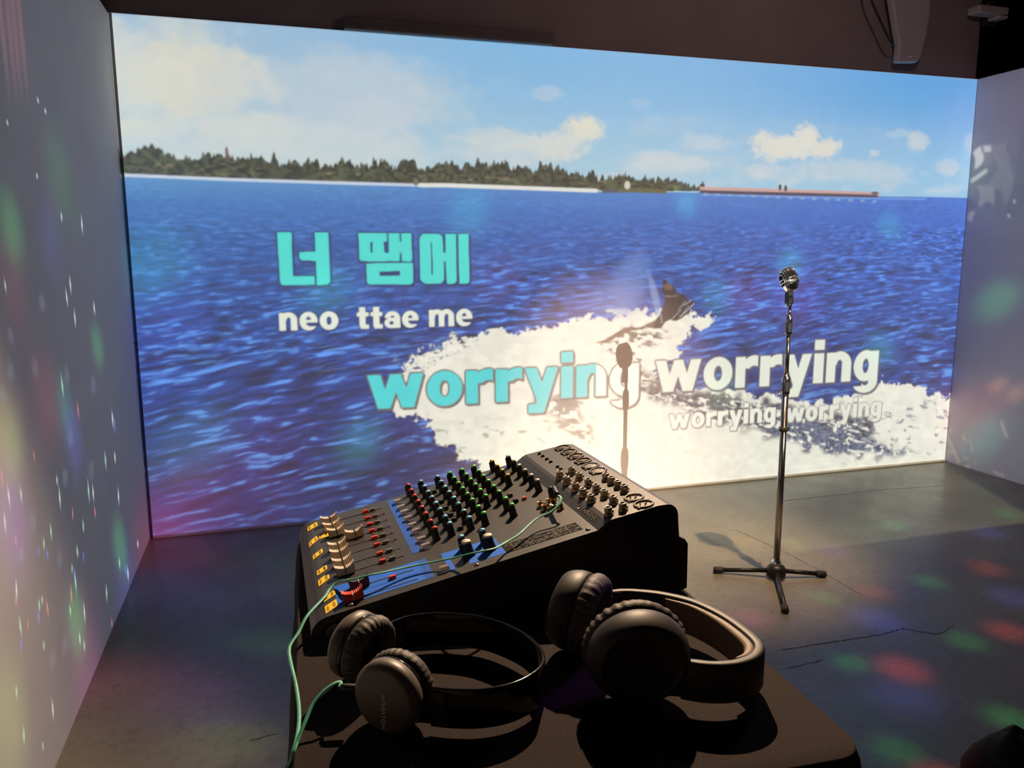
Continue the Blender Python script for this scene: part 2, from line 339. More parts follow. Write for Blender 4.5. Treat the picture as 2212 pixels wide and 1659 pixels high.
# side pictures: dim concert footage with drifting confetti on the left, a stage and crowd on the right
def side_left():
    ny, nz = 1200, 1000
    y0 = 1.7
    Y, Z = np.meshgrid(y0+(np.arange(ny)+.5)/ny*(D-y0), (np.arange(nz)+.5)/nz*TOP)
    t = (Y-y0)/(D-y0)
    img = np.zeros((nz, ny, 3))+lin((62, 64, 76))
    img *= (.75+.5*fbm(Y*1.3, Z*1.0, 1))[..., None]
    pos = lambda px, py: (lambda p: (p.y, p.z))(on_x(px, py, XL))
    rng = random.Random(4)
    def blob(px, py, hw, hh, c, a, lean=0.0, sharp=False):
        cy, cz = pos(px, py); ky = abs(pos(px+4, py)[0]-pos(px-4, py)[0])/8; kz = abs(pos(px, py+4)[1]-pos(px, py-4)[1])/8
        zz = (Z-cz)/(hh*kz); yy = (Y-cy-lean*(Z-cz))/(hw*ky)
        if sharp: g_ = np.exp(-(yy/np.maximum(.12, 1-np.abs(zz)))**2*1.6)*np.clip(1-np.abs(zz), 0, 1)**.6
        else: g_ = np.exp(-(yy**2+zz**2)**2*1.2)
        img[...] += (g_*a)[..., None]*lin(c)
    for x in (5, 20, 32, 45): blob(x, 60, 6, 130, (170, 96, 100), .35)
    C = lambda x, y: (x*.7595, 400+y*.7595)
    gl = [(120, 335), (30, 430), (100, 520), (190, 540), (10, 600), (30, 530), (170, 1060), (185, 830), (260, 810), (265, 570), (200, 720), (95, 960), (60, 1050), (150, 1350), (185, 1310)]
    for x, y in gl: blob(*C(x, y), 7, 22, (130, 132, 160), .28, rng.uniform(-.2, .2))
    fl = [(175, 90, 0), (233, 112, 0), (15, 285, 1), (200, 283, 0), (190, 320, 0), (213, 378, 0), (268, 350, 0), (177, 570, 1), (222, 640, 2), (320, 665, 0), (326, 680, 3), (97, 770, 2), (300, 782, 1), (327, 775, 0), (337, 885, 0), (162, 840, 0), (252, 870, 1), (265, 875, 0), (170, 890, 0), (207, 935, 2), (270, 930, 2), (237, 970, 1), (25, 885, 0), (60, 880, 1), (145, 985, 1), (125, 1020, 1), (110, 1040, 3), (135, 1050, 3), (220, 1043, 0), (238, 1055, 3), (392, 1020, 0), (205, 1090, 1), (212, 1110, 3), (357, 1095, 3), (364, 1105, 0), (340, 1075, 1), (47, 1150, 0), (120, 1180, 1), (112, 1195, 1), (110, 1230, 3), (240, 1215, 0), (200, 1210, 1), (80, 1250, 2), (58, 1255, 1), (303, 1160, 1), (318, 1245, 2), (227, 1290, 0), (240, 1310, 1), (125, 1310, 1), (60, 1310, 3), (47, 1440, 1), (150, 1490, 0), (68, 1565, 1), (122, 1595, 1), (5, 830, 2), (14, 960, 1), (45, 1010, 2), (45, 1180, 2), (135, 1205, 2), (215, 1130, 1), (203, 1165, 2)]
    cc = [(235, 245, 235), (190, 250, 205), (240, 120, 110), (90, 110, 240)]
    for x, y, k in fl: blob(*C(x, y), 1.7, rng.choice((14, 20, 28, 36)), cc[k], 1.25, rng.uniform(-.14, .14), True)
    for px, py in ((82, 217), (98, 240), (16, 265), (80, 380)): blob(px, py, 2, 5, (220, 240, 240), .9)
    return np.clip(img, 0, 1.2), y0
def side_right():
    ny, nz = 700, 800
    y0 = 2.6
    Y, Z = np.meshgrid(y0+(np.arange(ny)+.5)/ny*(D-y0), (np.arange(nz)+.5)/nz*TOP)
    img = np.zeros((nz, ny, 3))+lin((74, 70, 88))
    img *= (.7+.6*fbm(Y*1.6, Z*1.6, 3))[..., None]
    P8 = lambda L: [(lambda p: (p.y, p.z))(on_x(1700+x/3.318, y/3.318, XR)) for x, y in L]
    wy, wz = Y+(fbm(Y*14, Z*14, 1)-.5)*.10, Z+(fbm(Y*14+5, Z*14, 2)-.5)*.08
    def fill(L, c, a, wp=1.0):
        m_ = inpoly(Y*(1-wp)+wy*wp, Z*(1-wp)+wz*wp, P8(L)).astype(float)
        for _ in range(2): m_ = (np.roll(m_, 2, 0)+np.roll(m_, -2, 0)+np.roll(m_, 2, 1)+np.roll(m_, -2, 1)+m_)/5
        put(img, m_*a, lin(c))
    fill([(1330, 1060), (1470, 1030), (1570, 1020), (1640, 1400), (1600, 1440), (1500, 1500), (1440, 1460), (1350, 1480), (1310, 1290)], (106, 104, 108), .8, .5)
    fill([(1310, 1080), (1340, 1080), (1360, 1200), (1470, 1180), (1480, 1080), (1440, 1060), (1520, 1180), (1440, 1330), (1340, 1330), (1300, 1280)], (66, 68, 74), .85, .5)
    fill([(1335, 1090), (1390, 1050), (1412, 1130), (1385, 1190), (1345, 1220), (1352, 1140)], (206, 204, 196), 1, .3)
    fill([(1410, 1050), (1462, 1045), (1467, 1085), (1415, 1095)], (196, 196, 190), 1, .2)
    fill([(1312, 1290), (1430, 1205), (1440, 1235), (1330, 1312)], (186, 190, 180), 1, .2)
    fill([(1330, 1330), (1480, 1340), (1500, 1460), (1430, 1440), (1370, 1480), (1330, 1420)], (126, 124, 124), .9, .4)
    fill([(1300, 1310), (1360, 1330), (1375, 1470), (1340, 1500), (1300, 1450)], (62, 60, 74), .8, .6)
    fill([(1480, 1370), (1530, 1350), (1560, 1400), (1540, 1520), (1490, 1520)], (58, 58, 72), .8, .5)
    fill([(1400, 1460), (1430, 1430), (1460, 1480), (1440, 1520)], (58, 58, 72), .8, .5)
    fill([(1640, 900), (1750, 860), (1750, 1560), (1560, 1560), (1600, 1400), (1650, 1250)], (56, 58, 72), .6, .8)
    fill([(1300, 1520), (1340, 1510), (1330, 1590), (1300, 1570)], (150, 146, 140), .8, .4)
    pos = lambda px, py: (lambda p: (p.y, p.z))(on_x(px, py, XR))
    def streak(a, b, wd, c, al):
        p, q = pos(*a), pos(*b); dy, dz = q[0]-p[0], q[1]-p[1]
        tt = np.clip(((Y-p[0])*dy+(Z-p[1])*dz)/(dy*dy+dz*dz), 0, 1); dd = np.hypot(Y-p[0]-tt*dy, Z-p[1]-tt*dz)
        put(img, sst(wd, wd*.3, dd)*al*.55, lin(c))
    K = lambda x, y: (2020+x*.3678, 450+y*.3678)
    for a, b, wd in (((68, 1300), (100, 1312), .012), ((165, 1335), (180, 1370), .014), ((200, 1355), (225, 1440), .008), ((75, 1420), (110, 1440), .01), ((165, 1462), (190, 1472), .01), ((222, 1488), (240, 1498), .008), ((345, 1545), (400, 1570), .01), ((390, 1260), (420, 1340), .02), ((70, 1340), (140, 1490), .016), ((185, 1512), (195, 1518), .014)):
        streak(K(*a), K(*b), wd, (196, 160, 140), .75)
    for a in ((2190, 433), (2178, 464)): streak(a, (a[0]+2, a[1]+4), .012, (220, 220, 220), .9)
    return np.clip(img, 0, 1), y0
for nm, fn, loc, ax, xw in (('left_projector', side_left, (1.45, 2.9, 2.64), '-x', XL), ('right_projector', side_right, (3.05, 2.2, 2.64), '+x', XR)):
    im_, y0_ = fn()
    cmp_, n_ = throw(im_.shape[:2], loc, 'x', xw, y0_, D, 0, TOP)
    sc_ = cmp_.max()
    projector_lamp(nm, loc, im_*(cmp_/sc_)[..., None], ax, (y0_-loc[1])/n_, (D-loc[1])/n_, -loc[2]/n_, (TOP-loc[2])/n_, K_LAMP*sc_*.62*ALB/.5)

# turning party light: soft coloured beams thrown all round
DL = Vector((2.0, 1.45, 2.60))
def party_beams():
    ne, na = 700, 1400
    el = (np.arange(ne)+.5)/ne*math.pi-math.pi/2; az = (0.5-(np.arange(na)+.5)/na)*2*math.pi
    A, E_ = np.meshgrid(az, el)
    dx, dy, dz = np.cos(E_)*np.cos(A), np.cos(E_)*np.sin(A), np.sin(E_)
    img = np.zeros((ne, na, 3))
    cols = dict(g=(.10, 1.0, .22), t=(.05, .9, .75), r=(1.0, .10, .10), b=(.16, .14, 1.0), v=(.45, .1, 1.0), m=(1.0, .06, .45), y=(.7, 1.0, .15), o=(1.0, .45, .15))
    B = [('s', 1010, 460, 't', .045, .12), ('s', 1482, 442, 't', .028, .16), ('s', 412, 960, 't', .05, .07), ('s', 778, 955, 't', .036, .12), ('s', 1545, 640, 't', .035, .12), ('s', 1708, 570, 't', .032, .15), ('s', 1922, 490, 't', .028, .14), ('s', 1900, 755, 't', .03, .14), ('s', 1610, 640, 'm', .05, .05), ('s', 1720, 640, 'v', .06, .09), ('s', 705, 628, 't', .04, .12), ('s', 315, 575, 't', .05, .10), ('s', 475, 1075, 'm', .10, .035), ('s', 360, 1130, 'm', .06, .05), ('s', 960, 840, 'r', .08, .015), ('s', 1560, 850, 'g', .04, .06), ('s', 1080, 600, 'm', .05, .025), ('s', 330, 700, 'b', .06, .08),
         ('l', 25, 490, 'g', .035, .13), ('l', 211, 748, 'g', .026, .14), ('l', 22, 960, 'y', .035, .14), ('l', 140, 880, 't', .03, .09), ('l', 160, 950, 'b', .035, .15), ('l', 260, 1180, 'g', .03, .16), ('l', 166, 1345, 'g', .03, .18), ('l', 112, 520, 'b', .045, .08), ('l', 20, 1560, 'y', .045, .12), ('l', 100, 870, 'r', .05, .08), ('l', 30, 1130, 'v', .045, .16), ('l', 130, 380, 'g', .06, .05), ('l', 30, 620, 'r', .05, .05), ('l', 190, 1440, 'm', .06, .08),
         ('r', 2152, 650, 'g', .036, .13), ('r', 2100, 890, 'r', .05, .10), ('r', 2128, 940, 't', .035, .10), ('r', 2156, 832, 'o', .014, .15), ('r', 2196, 850, 'o', .016, .15), ('r', 2150, 250, 'm', .1, .03),
         ('f', 1883, 1278, 'r', .032, .10), ('f', 1782, 1292, 'g', .026, .08), ('f', 1619, 1334, 'm', .035, .13), ('f', 1893, 1338, 'b', .045, .16), ('f', 2006, 1256, 'g', .028, .07), ('f', 2132, 1228, 'r', .03, .12), ('f', 2187, 1290, 'b', .04, .10), ('f', 2088, 1385, 'g', .032, .07), ('f', 2179, 1365, 'r', .034, .14), ('f', 1834, 1431, 'g', .028, .09), ('f', 1949, 1445, 'r', .040, .18), ('f', 1953, 1505, 'b', .05, .09), ('f', 2181, 1552, 'g', .034, .09), ('f', 1937, 1620, 'g', .034, .07), ('f', 2030, 1680, 'r', .032, .16), ('f', 1931, 1135, 'g', .022, .10), ('f', 2135, 1149, 'b', .03, .10), ('f', 2175, 1111, 'g', .022, .07), ('f', 1798, 1190, 'v', .032, .08), ('f', 1715, 1172, 'y', .022, .06), ('f', 1600, 1165, 'o', .03, .10),
         ('f', 575, 1385, 'g', .035, .025), ('f', 485, 1605, 'y', .04, .05), ('f', 320, 1480, 'm', .06, .025), ('f', 345, 1195, 'r', .06, .03), ('f', 340, 1275, 'b', .07, .04), ('f', 610, 1210, 'g', .05, .012), ('f', 420, 1530, 'b', .06, .03), ('f', 760, 1290, 'g', .05, .01),
         ('t', 1235, 1490, 'v', .020, .007), ('t', 1322, 1300, 'v', .016, .030)]
    top = 0
    for sfc, px, py, c, sg, a in B:
        p = {'s': lambda: on_y(px, py, D), 'l': lambda: on_x(px, py, XL), 'r': lambda: on_x(px, py, XR), 'f': lambda: on_z(px, py, 0), 't': lambda: on_z(px, py, 1.108)}[sfc]()
        d = p-DL; L2 = d.length_squared; d.normalize()
        cs = {'s': abs(d.y), 'l': abs(d.x), 'r': abs(d.x), 'f': abs(d.z), 't': abs(d.z)}[sfc]
        alb = .8 if sfc == 's' else .5 if sfc in 'lr' else (.21 if sfc == 'f' else .05)
        g = a*L2/max(cs, .15)*ALB/alb*{'s': .8, 'l': .8, 'r': .8}.get(sfc, 1)
        ang = np.arccos(np.clip(dx*d.x+dy*d.y+dz*d.z, -1, 1))/(sg*.85)
        img += (np.exp(-ang**3)*g)[..., None]*np.array(cols[c])
    return img
pb = party_beams(); s_ = pb.max()
L = bpy.data.lights.new('party_light', 'POINT'); L.shadow_soft_size = .02; L.use_nodes = True; L.energy = K_LAMP*s_
po = bpy.data.objects.new('party_light', L); COL.objects.link(po); po.location = DL
nt = L.node_tree; tc = nt.nodes.new('ShaderNodeTexCoord'); te = nt.nodes.new('ShaderNodeTexEnvironment'); te.image = light_image('party_beams', pb/s_)
nt.links.new(tc.outputs['Normal'], te.inputs[0]); nt.links.new(te.outputs[0], nt.nodes['Emission'].inputs['Color'])
del pb

def spot(name, loc, aim, watts, col, ang, blend, rad=.02):
    L = bpy.data.lights.new(name, 'SPOT'); L.energy = watts; L.color = col; L.spot_size = math.radians(ang); L.spot_blend = blend; L.shadow_soft_size = rad
    o = bpy.data.objects.new(name, L); COL.objects.link(o); o.location = loc
    o.rotation_euler = (Vector(aim)-Vector(loc)).to_track_quat('-Z', 'Y').to_euler(); return o
WARM = (1.0, .60, .33)
spot('table_spot', (.98, 2.10, 2.66), (.36, .80, 1.12), 400, (1.0, .70, .45), 50, .7, .014)
spot('microphone_spot', (2.19, 2.53, 2.66), (1.88, 3.55, 0), 430, (1.0, .66, .38), 50, .9, .014)
spot('wall_wash', (.42, 1.35, 2.6), (XL, 1.85, .60), 270, (1.0, .66, .42), 46, 1.0, .05)
spot('warm_screen_fill', (1.15, 2.15, 2.66), (2.05, D, .50), 185, (1.0, .60, .40), 31, 1.0, .05)  # added fill spot: warms the lower screen and lifts the microphone's shadow there
L = bpy.data.lights.new('bulkhead_fill', 'POINT'); L.energy = 17; L.color = (1.0, .66, .60); L.shadow_soft_size = .06  # added unseen fill lamp that brightens the bulkhead above the screen
o = bpy.data.objects.new('bulkhead_fill', L); COL.objects.link(o); o.location = (2.7, 2.6, 3.25)

# ------------------------------------------------------------------ materials
def mat(name, col, rough=.5, metal=0.0, var=0.0, scale=40.0, bump=0.0, spec=.5, **kw):
    m = bpy.data.materials.new(name); m.use_nodes = True
    nt = m.node_tree; b = nt.nodes['Principled BSDF']
    b.inputs['Base Color'].default_value = (*col, 1); b.inputs['Roughness'].default_value = rough; b.inputs['Metallic'].default_value = metal
    b.inputs['Specular IOR Level'].default_value = spec
    for k, v in kw.items(): b.inputs[k].default_value = v
    if var or bump:
        tc = nt.nodes.new('ShaderNodeTexCoord'); n = nt.nodes.new('ShaderNodeTexNoise'); n.inputs['Scale'].default_value = scale; n.inputs['Detail'].default_value = 5
        nt.links.new(tc.outputs['Object'], n.inputs['Vector'])
        if var:
            r = nt.nodes.new('ShaderNodeValToRGB')
            r.color_ramp.elements[0].position = .3; r.color_ramp.elements[1].position = .7
            r.color_ramp.elements[0].color = (*[c*(1-var) for c in col], 1); r.color_ramp.elements[1].color = (*[min(1, c*(1+var)) for c in col], 1)
            nt.links.new(n.outputs['Fac'], r.inputs[0]); nt.links.new(r.outputs[0], b.inputs['Base Color'])
        if bump:
            bp = nt.nodes.new('ShaderNodeBump'); bp.inputs['Strength'].default_value = bump; bp.inputs['Distance'].default_value = .002
            nt.links.new(n.outputs['Fac'], bp.inputs['Height']); nt.links.new(bp.outputs[0], b.inputs['Normal'])
    return m
M_ = {}
M_['screen'] = mat('projection_white', (.8, .8, .8), .9, var=.02, scale=8, spec=.1)
M_['side'] = mat('partition_white', (.5, .5, .5), .8, var=.03, scale=5, spec=.2)
M_['bulk'] = mat('grey_brown_paint', (.30, .25, .25), .8, var=.08, scale=3)
M_['panel'] = mat('charcoal_panel', (.17, .135, .135), .7, var=.1, scale=6)
M_['dark'] = mat('black_paint', (.03, .028, .03), .8, var=.2, scale=4)
M_['trim'] = mat('pale_trim', (.45, .38, .30), .5, var=.1, scale=10)
M_['cloth'] = mat('black_cloth', (.030, .0225, .021), .95, var=.35, scale=900, bump=.25, spec=.15)
M_['wood'] = mat('brown_wood', (.12, .07, .04), .6, var=.3, scale=12)
M_['steel'] = mat('dull_steel', (.3, .3, .3), .4, 1.0, var=.1, scale=30)
M_['chassis'] = mat('console_black_metal', (.036, .032, .029), .40, 0.0, var=.12, scale=1200, bump=.06)
M_['knob'] = mat('black_knob', (.012, .012, .012), .5, var=.2, scale=200)
M_['cream'] = mat('cream_plastic', (.66, .55, .42), .45, var=.05, scale=80)
M_['white'] = mat('white_plastic', (.82, .70, .58), .45, var=.04, scale=80)
M_['red'] = mat('red_plastic', (.75, .045, .025), .4, var=.06, scale=80)
M_['blackp'] = mat('black_plastic', (.02, .018, .018), .45, var=.15, scale=80)
M_['greyp'] = mat('grey_plastic', (.16, .145, .12), .5, var=.08, scale=80)
M_['skyb'] = mat('light_blue_plastic', (.20, .62, .98), .4, var=.05, scale=80)
M_['green'] = mat('green_plastic', (.10, .78, .10), .4, var=.05, scale=80)
M_['yellow'] = mat('yellow_plastic', (.86, .50, .03), .4, var=.05, scale=80)
M_['blue'] = mat('blue_print', (.022, .14, .66), .65, spec=.15, var=.06, scale=60)
M_['blue_dk'] = mat('dark_blue_line', (.01, .03, .14), .5, var=.06, scale=60)
M_['tape'] = mat('yellow_tape', (.90, .56, .01), .5, var=.06, scale=120)
M_['ink'] = mat('black_ink', (.01, .01, .01), .6, var=.1, scale=100)
M_['print'] = mat('grey_print', (.125, .112, .10), .6, var=.1, scale=100)
M_['print_light'] = mat('light_grey_print', (.62, .58, .52), .5, var=.1, scale=100)
M_['legend'] = mat('legend_black', (.012, .011, .010), .85, spec=.08, var=.1, scale=100)
M_['clear'] = mat('clear_plastic', (.9, .82, .80), .12, var=.02, scale=60, **{'Transmission Weight': .75, 'IOR': 1.45})
M_['nickel'] = mat('nickel', (.52, .44, .35), .28, 1.0, var=.08, scale=200)
M_['gold'] = mat('gold_plate', (.85, .58, .22), .25, 1.0, var=.05, scale=200)
M_['chrome'] = mat('chrome', (.82, .82, .84), .08, 1.0, var=.02, scale=30)
M_['chromed'] = mat('dark_chrome', (.42, .38, .36), .2, 1.0, var=.05, scale=30)
M_['rubber'] = mat('black_rubber', (.016, .015, .015), .7, var=.15, scale=100)
M_['hub'] = mat('black_iron', (.015, .013, .012), .45, .4, var=.15, scale=60)
M_['shell'] = mat('matt_brown_black_shell', (.125, .102, .086), .45, var=.06, scale=600)
M_['gloss'] = mat('glossy_black_band', (.012, .011, .012), .12, var=.05, scale=30)
M_['shellb'] = mat('satin_black_shell', (.026, .022, .020), .52, var=.06, scale=300)
M_['pad'] = mat('black_leatherette', (.055, .046, .042), .6, var=.15, scale=120, bump=.5)
M_['felt'] = mat('black_mesh_fabric', (.012, .012, .014), .95, var=.3, scale=700)
M_['lining'] = mat('tan_headband_lining', (.22, .165, .12), .6, var=.08, scale=160)
M_['cable'] = mat('mint_green_rubber', (.06, .34, .25), .5, var=.05, scale=100)
M_['pale'] = mat('pale_housing', (.52, .48, .48), .45, var=.05, scale=6)
M_['bag'] = mat('black_bag_fabric', (.010, .008, .008), .9, var=.3, scale=200)
# concrete floor
def floor_mat():
    m = mat('worn_concrete', (.15, .145, .135), .38)
    nt = m.node_tree; b = nt.nodes['Principled BSDF']; N = nt.nodes; K = nt.links
    tc = N.new('ShaderNodeTexCoord')
    def noise(s, d=8, r=.6):
        n = N.new('ShaderNodeTexNoise'); n.inputs['Scale'].default_value = s; n.inputs['Detail'].default_value = d; n.inputs['Roughness'].default_value = r
        K.new(tc.outputs['Object'], n.inputs['Vector']); return n.outputs['Fac']
    def ramp(f, a, b_, c0, c1):
        r = N.new('ShaderNodeValToRGB'); r.color_ramp.elements[0].position = a; r.color_ramp.elements[1].position = b_
        r.color_ramp.elements[0].color = (*c0, 1); r.color_ramp.elements[1].color = (*c1, 1); K.new(f, r.inputs[0]); return r.outputs[0]
    def mix(a, b_, t, f=1.0):
        x = N.new('ShaderNodeMix'); x.data_type = 'RGBA'; x.blend_type = t; x.inputs[0].default_value = f; K.new(a, x.inputs[6]); K.new(b_, x.inputs[7]); return x.outputs[2]
    c = ramp(noise(1.3), .3, .7, (.14, .128, .098), (.235, .214, .165))
    c = mix(c, ramp(noise(28, 6, .7), .38, .52, (.62, .62, .62), (1, 1, 1)), 'MULTIPLY', .55)
    c = mix(c, ramp(noise(110, 4, .7), .3, .6, (.7, .7, .7), (1, 1, 1)), 'MULTIPLY', .5)
    K.new(c, b.inputs['Base Color'])
    K.new(ramp(noise(5), .3, .7, (.25, .25, .25), (.38, .38, .38)), b.inputs['Roughness'])
    bp = N.new('ShaderNodeBump'); bp.inputs['Strength'].default_value = .25; bp.inputs['Distance'].default_value = .002; K.new(noise(60), bp.inputs['Height']); K.new(bp.outputs[0], b.inputs['Normal'])
    return m
M_['floor'] = floor_mat()

# ------------------------------------------------------------------ mesh tools
class MB:
    def __init__(s): s.v = []; s.f = []; s.mi = []; s.sm = []
    def add(s, vs, fs, T=None, mi=0, smooth=False):
        o = len(s.v)
        s.v += [tuple(T @ Vector(p)) if T else tuple(p) for p in vs]
        s.f += [tuple(i+o for i in f) for f in fs]; s.mi += [mi]*len(fs); s.sm += [smooth]*len(fs); return s
    def box(s, lo, hi, T=None, mi=0):
        x0, y0, z0 = lo; x1, y1, z1 = hi
        return s.add([(x0, y0, z0), (x1, y0, z0), (x1, y1, z0), (x0, y1, z0), (x0, y0, z1), (x1, y0, z1), (x1, y1, z1), (x0, y1, z1)],
                     [(0, 3, 2, 1), (4, 5, 6, 7), (0, 1, 5, 4), (1, 2, 6, 5), (2, 3, 7, 6), (3, 0, 4, 7)], T, mi)
    def taper(s, lx, ly, tx, ty, z0, z1, T=None, mi=0):
        return s.add([(-lx, -ly, z0), (lx, -ly, z0), (lx, ly, z0), (-lx, ly, z0), (-tx, -ty, z1), (tx, -ty, z1), (tx, ty, z1), (-tx, ty, z1)],
                     [(0, 3, 2, 1), (4, 5, 6, 7), (0, 1, 5, 4), (1, 2, 6, 5), (2, 3, 7, 6), (3, 0, 4, 7)], T, mi)
    def lathe(s, prof, n=24, T=None, mi=0, smooth=True, ex=1.0, ey=1.0, cap=(True, True)):
        vs = []; fs = []
        for r, z in prof:
            for k in range(n):
                a = 2*math.pi*k/n; vs.append((r*math.cos(a)*ex, r*math.sin(a)*ey, z))
        for j in range(len(prof)-1):
            for k in range(n):
                a, b = j*n+k, j*n+(k+1) % n; fs.append((a, b, b+n, a+n))
        if cap[0] and prof[0][0] > 1e-6: fs.append(tuple(range(n-1, -1, -1)))
        if cap[1] and prof[-1][0] > 1e-6: fs.append(tuple(range((len(prof)-1)*n, len(prof)*n)))
        return s.add(vs, fs, T, mi, smooth)
    def tube(s, pts, rad, n=10, T=None, mi=0, flat=None, up=Vector((0, 0, 1))):
        pts = [Vector(p) for p in pts]; vs = []; fs = []; m_ = len(pts)
        for i, p in enumerate(pts):
            d = (pts[min(i+1, m_-1)]-pts[max(i-1, 0)]).normalized()
            a = d.cross(up)
            if a.length < 1e-4: a = d.cross(Vector((1, 0, 0)))
            a.normalize(); b = a.cross(d).normalized()
            r = rad[i] if isinstance(rad, (list, tuple)) else rad
            ra, rb = (r, r) if flat is None else (r, r*flat)
            for k in range(n):
                t = 2*math.pi*k/n; vs.append(tuple(p+a*ra*math.cos(t)+b*rb*math.sin(t)))
        for i in range(m_-1):
            for k in range(n):
                q, w_ = i*n+k, i*n+(k+1) % n; fs.append((q, w_, w_+n, q+n))
        fs.append(tuple(range(n-1, -1, -1))); fs.append(tuple(range((m_-1)*n, m_*n)))
        return s.add(vs, fs, T, mi, True)
    def prism(s, poly, y0, y1, T=None, mi=0):           # poly in (x, z), extruded along y
        n = len(poly); vs = [(x, y0, z) for x, z in poly]+[(x, y1, z) for x, z in poly]
        fs = [tuple(range(n)), tuple(range(2*n-1, n-1, -1))]+[(i, i+n, (i+1) % n+n, (i+1) % n) for i in range(n)]
        return s.add(vs, fs, T, mi)
    def sweep(s, path, sec, T=None, mi=0, smooth=True, closed=True):
        """path: list of (centre, right, up); sec: list of (a, b) in right/up"""
        vs = []; fs = []
        for i, (c, r, u) in enumerate(path):
            ss = sec(i/(len(path)-1)) if callable(sec) else sec; n = len(ss)
            for a, b in ss: vs.append(tuple(c+r*a+u*b))
        for i in range(len(path)-1):
            for k in range(n):
                q, w_ = i*n+k, i*n+(k+1) % n; fs.append((q, w_, w_+n, q+n))
        fs.append(tuple(range(n-1, -1, -1))); fs.append(tuple(range((len(path)-1)*n, len(path)*n)))
        return s.add(vs, fs, T, mi, smooth)
    def mesh(s, name, mats):
        me = bpy.data.meshes.new(name); me.from_pydata(s.v, [], s.f)
        for m in (mats if isinstance(mats, (list, tuple)) else [mats]): me.materials.append(m)
        me.polygons.foreach_set('material_index', s.mi); me.polygons.foreach_set('use_smooth', s.sm)
        me.validate(); me.update()
        bm = bmesh.new(); bm.from_mesh(me); bmesh.ops.recalc_face_normals(bm, faces=bm.faces); bm.to_mesh(me); bm.free()
        return me
    def build(s, name, mats, parent=None, bevel=0, seg=2):
        return link(name, s.mesh(name, mats), parent, bevel, seg)
def link(name, me, parent=None, bevel=0, seg=2):
    o = bpy.data.objects.new(name, me); COL.objects.link(o)
    if parent is not None: o.parent = parent
    if bevel:
        b = o.modifiers.new('bevel', 'BEVEL'); b.width = bevel; b.segments = seg; b.limit_method = 'ANGLE'; b.angle_limit = math.radians(35)
    return o
def tag(o, label, cat, group=None, kind=None):
    if label: o['label'] = label
    if cat: o['category'] = cat
    if group: o['group'] = group
    if kind: o['kind'] = kind
    return o
def thing(name, label, cat, loc, group=None):
    o = bpy.data.objects.new(name, None); COL.objects.link(o); o.location = loc; o.empty_display_size = .05
    return tag(o, label, cat, group)
def frame(z, x=None):                                   # rotation whose +Z is z
    z = Vector(z).normalized(); h = Vector(x) if x is not None else (Vector((0, 0, 1)) if abs(z.z) < .9 else Vector((1, 0, 0)))
    y = z.cross(h).normalized(); x_ = y.cross(z).normalized()
    return Matrix((x_, y, z)).transposed().to_4x4()
TR = Matrix.Translation
def crom(P, n=12):
    P = [Vector(p) for p in P]; out = []
    Q = [P[0]*2-P[1]]+P+[P[-1]*2-P[-2]]
    for i in range(1, len(Q)-2):
        for k in range(n):
            t = k/n; a, b, c, d = Q[i-1:i+3]
            out.append(.5*((2*b)+(c-a)*t+(2*a-5*b+4*c-d)*t*t+(3*b-a-3*c+d)*t**3))
    out.append(P[-1]); return out
def dup(o, parent, loc):
    c = o.copy(); COL.objects.link(c); c.parent = parent; c.location = loc
    for ch in list(o.children):
        k = ch.copy(); COL.objects.link(k); k.parent = c
    return c
def text_mesh(name, body, size, m, parent, T, extrude=.00015, bold=0.0):
    cu = bpy.data.curves.new(name, 'FONT'); cu.body = body; cu.size = size; cu.extrude = extrude; cu.offset = bold; cu.align_x = 'LEFT'; cu.align_y = 'CENTER'
    t = bpy.data.objects.new(name, cu); COL.objects.link(t)
    dg = bpy.context.evaluated_depsgraph_get(); me = bpy.data.meshes.new_from_object(t.evaluated_get(dg))
    bpy.data.objects.remove(t); me.materials.clear(); me.materials.append(m)
    o = bpy.data.objects.new(name, me); COL.objects.link(o); o.parent = parent; o.matrix_local = T; return o
# ------------------------------------------------------------------ the room
def struct(name, mb, m, bevel=0):
    o = mb.build(name, m, None, bevel); o['kind'] = 'structure'; return o
def floor():
    f = MB(); f.box((-3, -3.2, -.1), (8, 7.0, 0))
    def crack(pts, wd, seed, jag=.005):
        rnd = random.Random(seed); P = [on_z(*p) for p in pts]; Q = []
        for a, b in zip(P[:-1], P[1:]):
            for k in range(14): q = a.lerp(b, k/14); Q.append(q+Vector((rnd.uniform(-jag, jag), rnd.uniform(-jag, jag), 0)))
        Q.append(P[-1])
        for i, (a, b) in enumerate(zip(Q[:-1], Q[1:])):
            d = (b-a).normalized(); n = Vector((-d.y, d.x, 0))*wd*rnd.uniform(.5, 1.2)
            f.add([tuple(a-n+Vector((0, 0, .0006))), tuple(b-n+Vector((0, 0, .0006))), tuple(b+n+Vector((0, 0, .0006))), tuple(a+n+Vector((0, 0, .0006)))], [(0, 1, 2, 3)], mi=1)
    crack([(1690, 1404), (1800, 1386), (1900, 1372), (1950, 1358)], .0028, 1); crack([(1950, 1358), (1990, 1365), (2026, 1371), (2060, 1352)], .0024, 2)
    crack([(1590, 1145), (1640, 1168), (1700, 1195), (1775, 1235), (1860, 1285)], .0020, 3, .003)
    crack([(1690, 1082), (1820, 1068), (1900, 1058), (2030, 1050)], .0022, 4, .004)
    crack([(1690, 1447), (1780, 1425)], .0016, 5, .004); crack([(600, 1585), (540, 1600)], .002, 6, .004)
    return struct('floor', f, [M_['floor'], M_['dark']])
floor()
struct('ceiling', MB().box((-3, -3.2, CEIL), (8, 7.0, CEIL+.1)), M_['dark'])
struct('wall_left', MB().box((XL-.12, -3.0, 0), (XL, D+.12, TOP)), M_['side'])
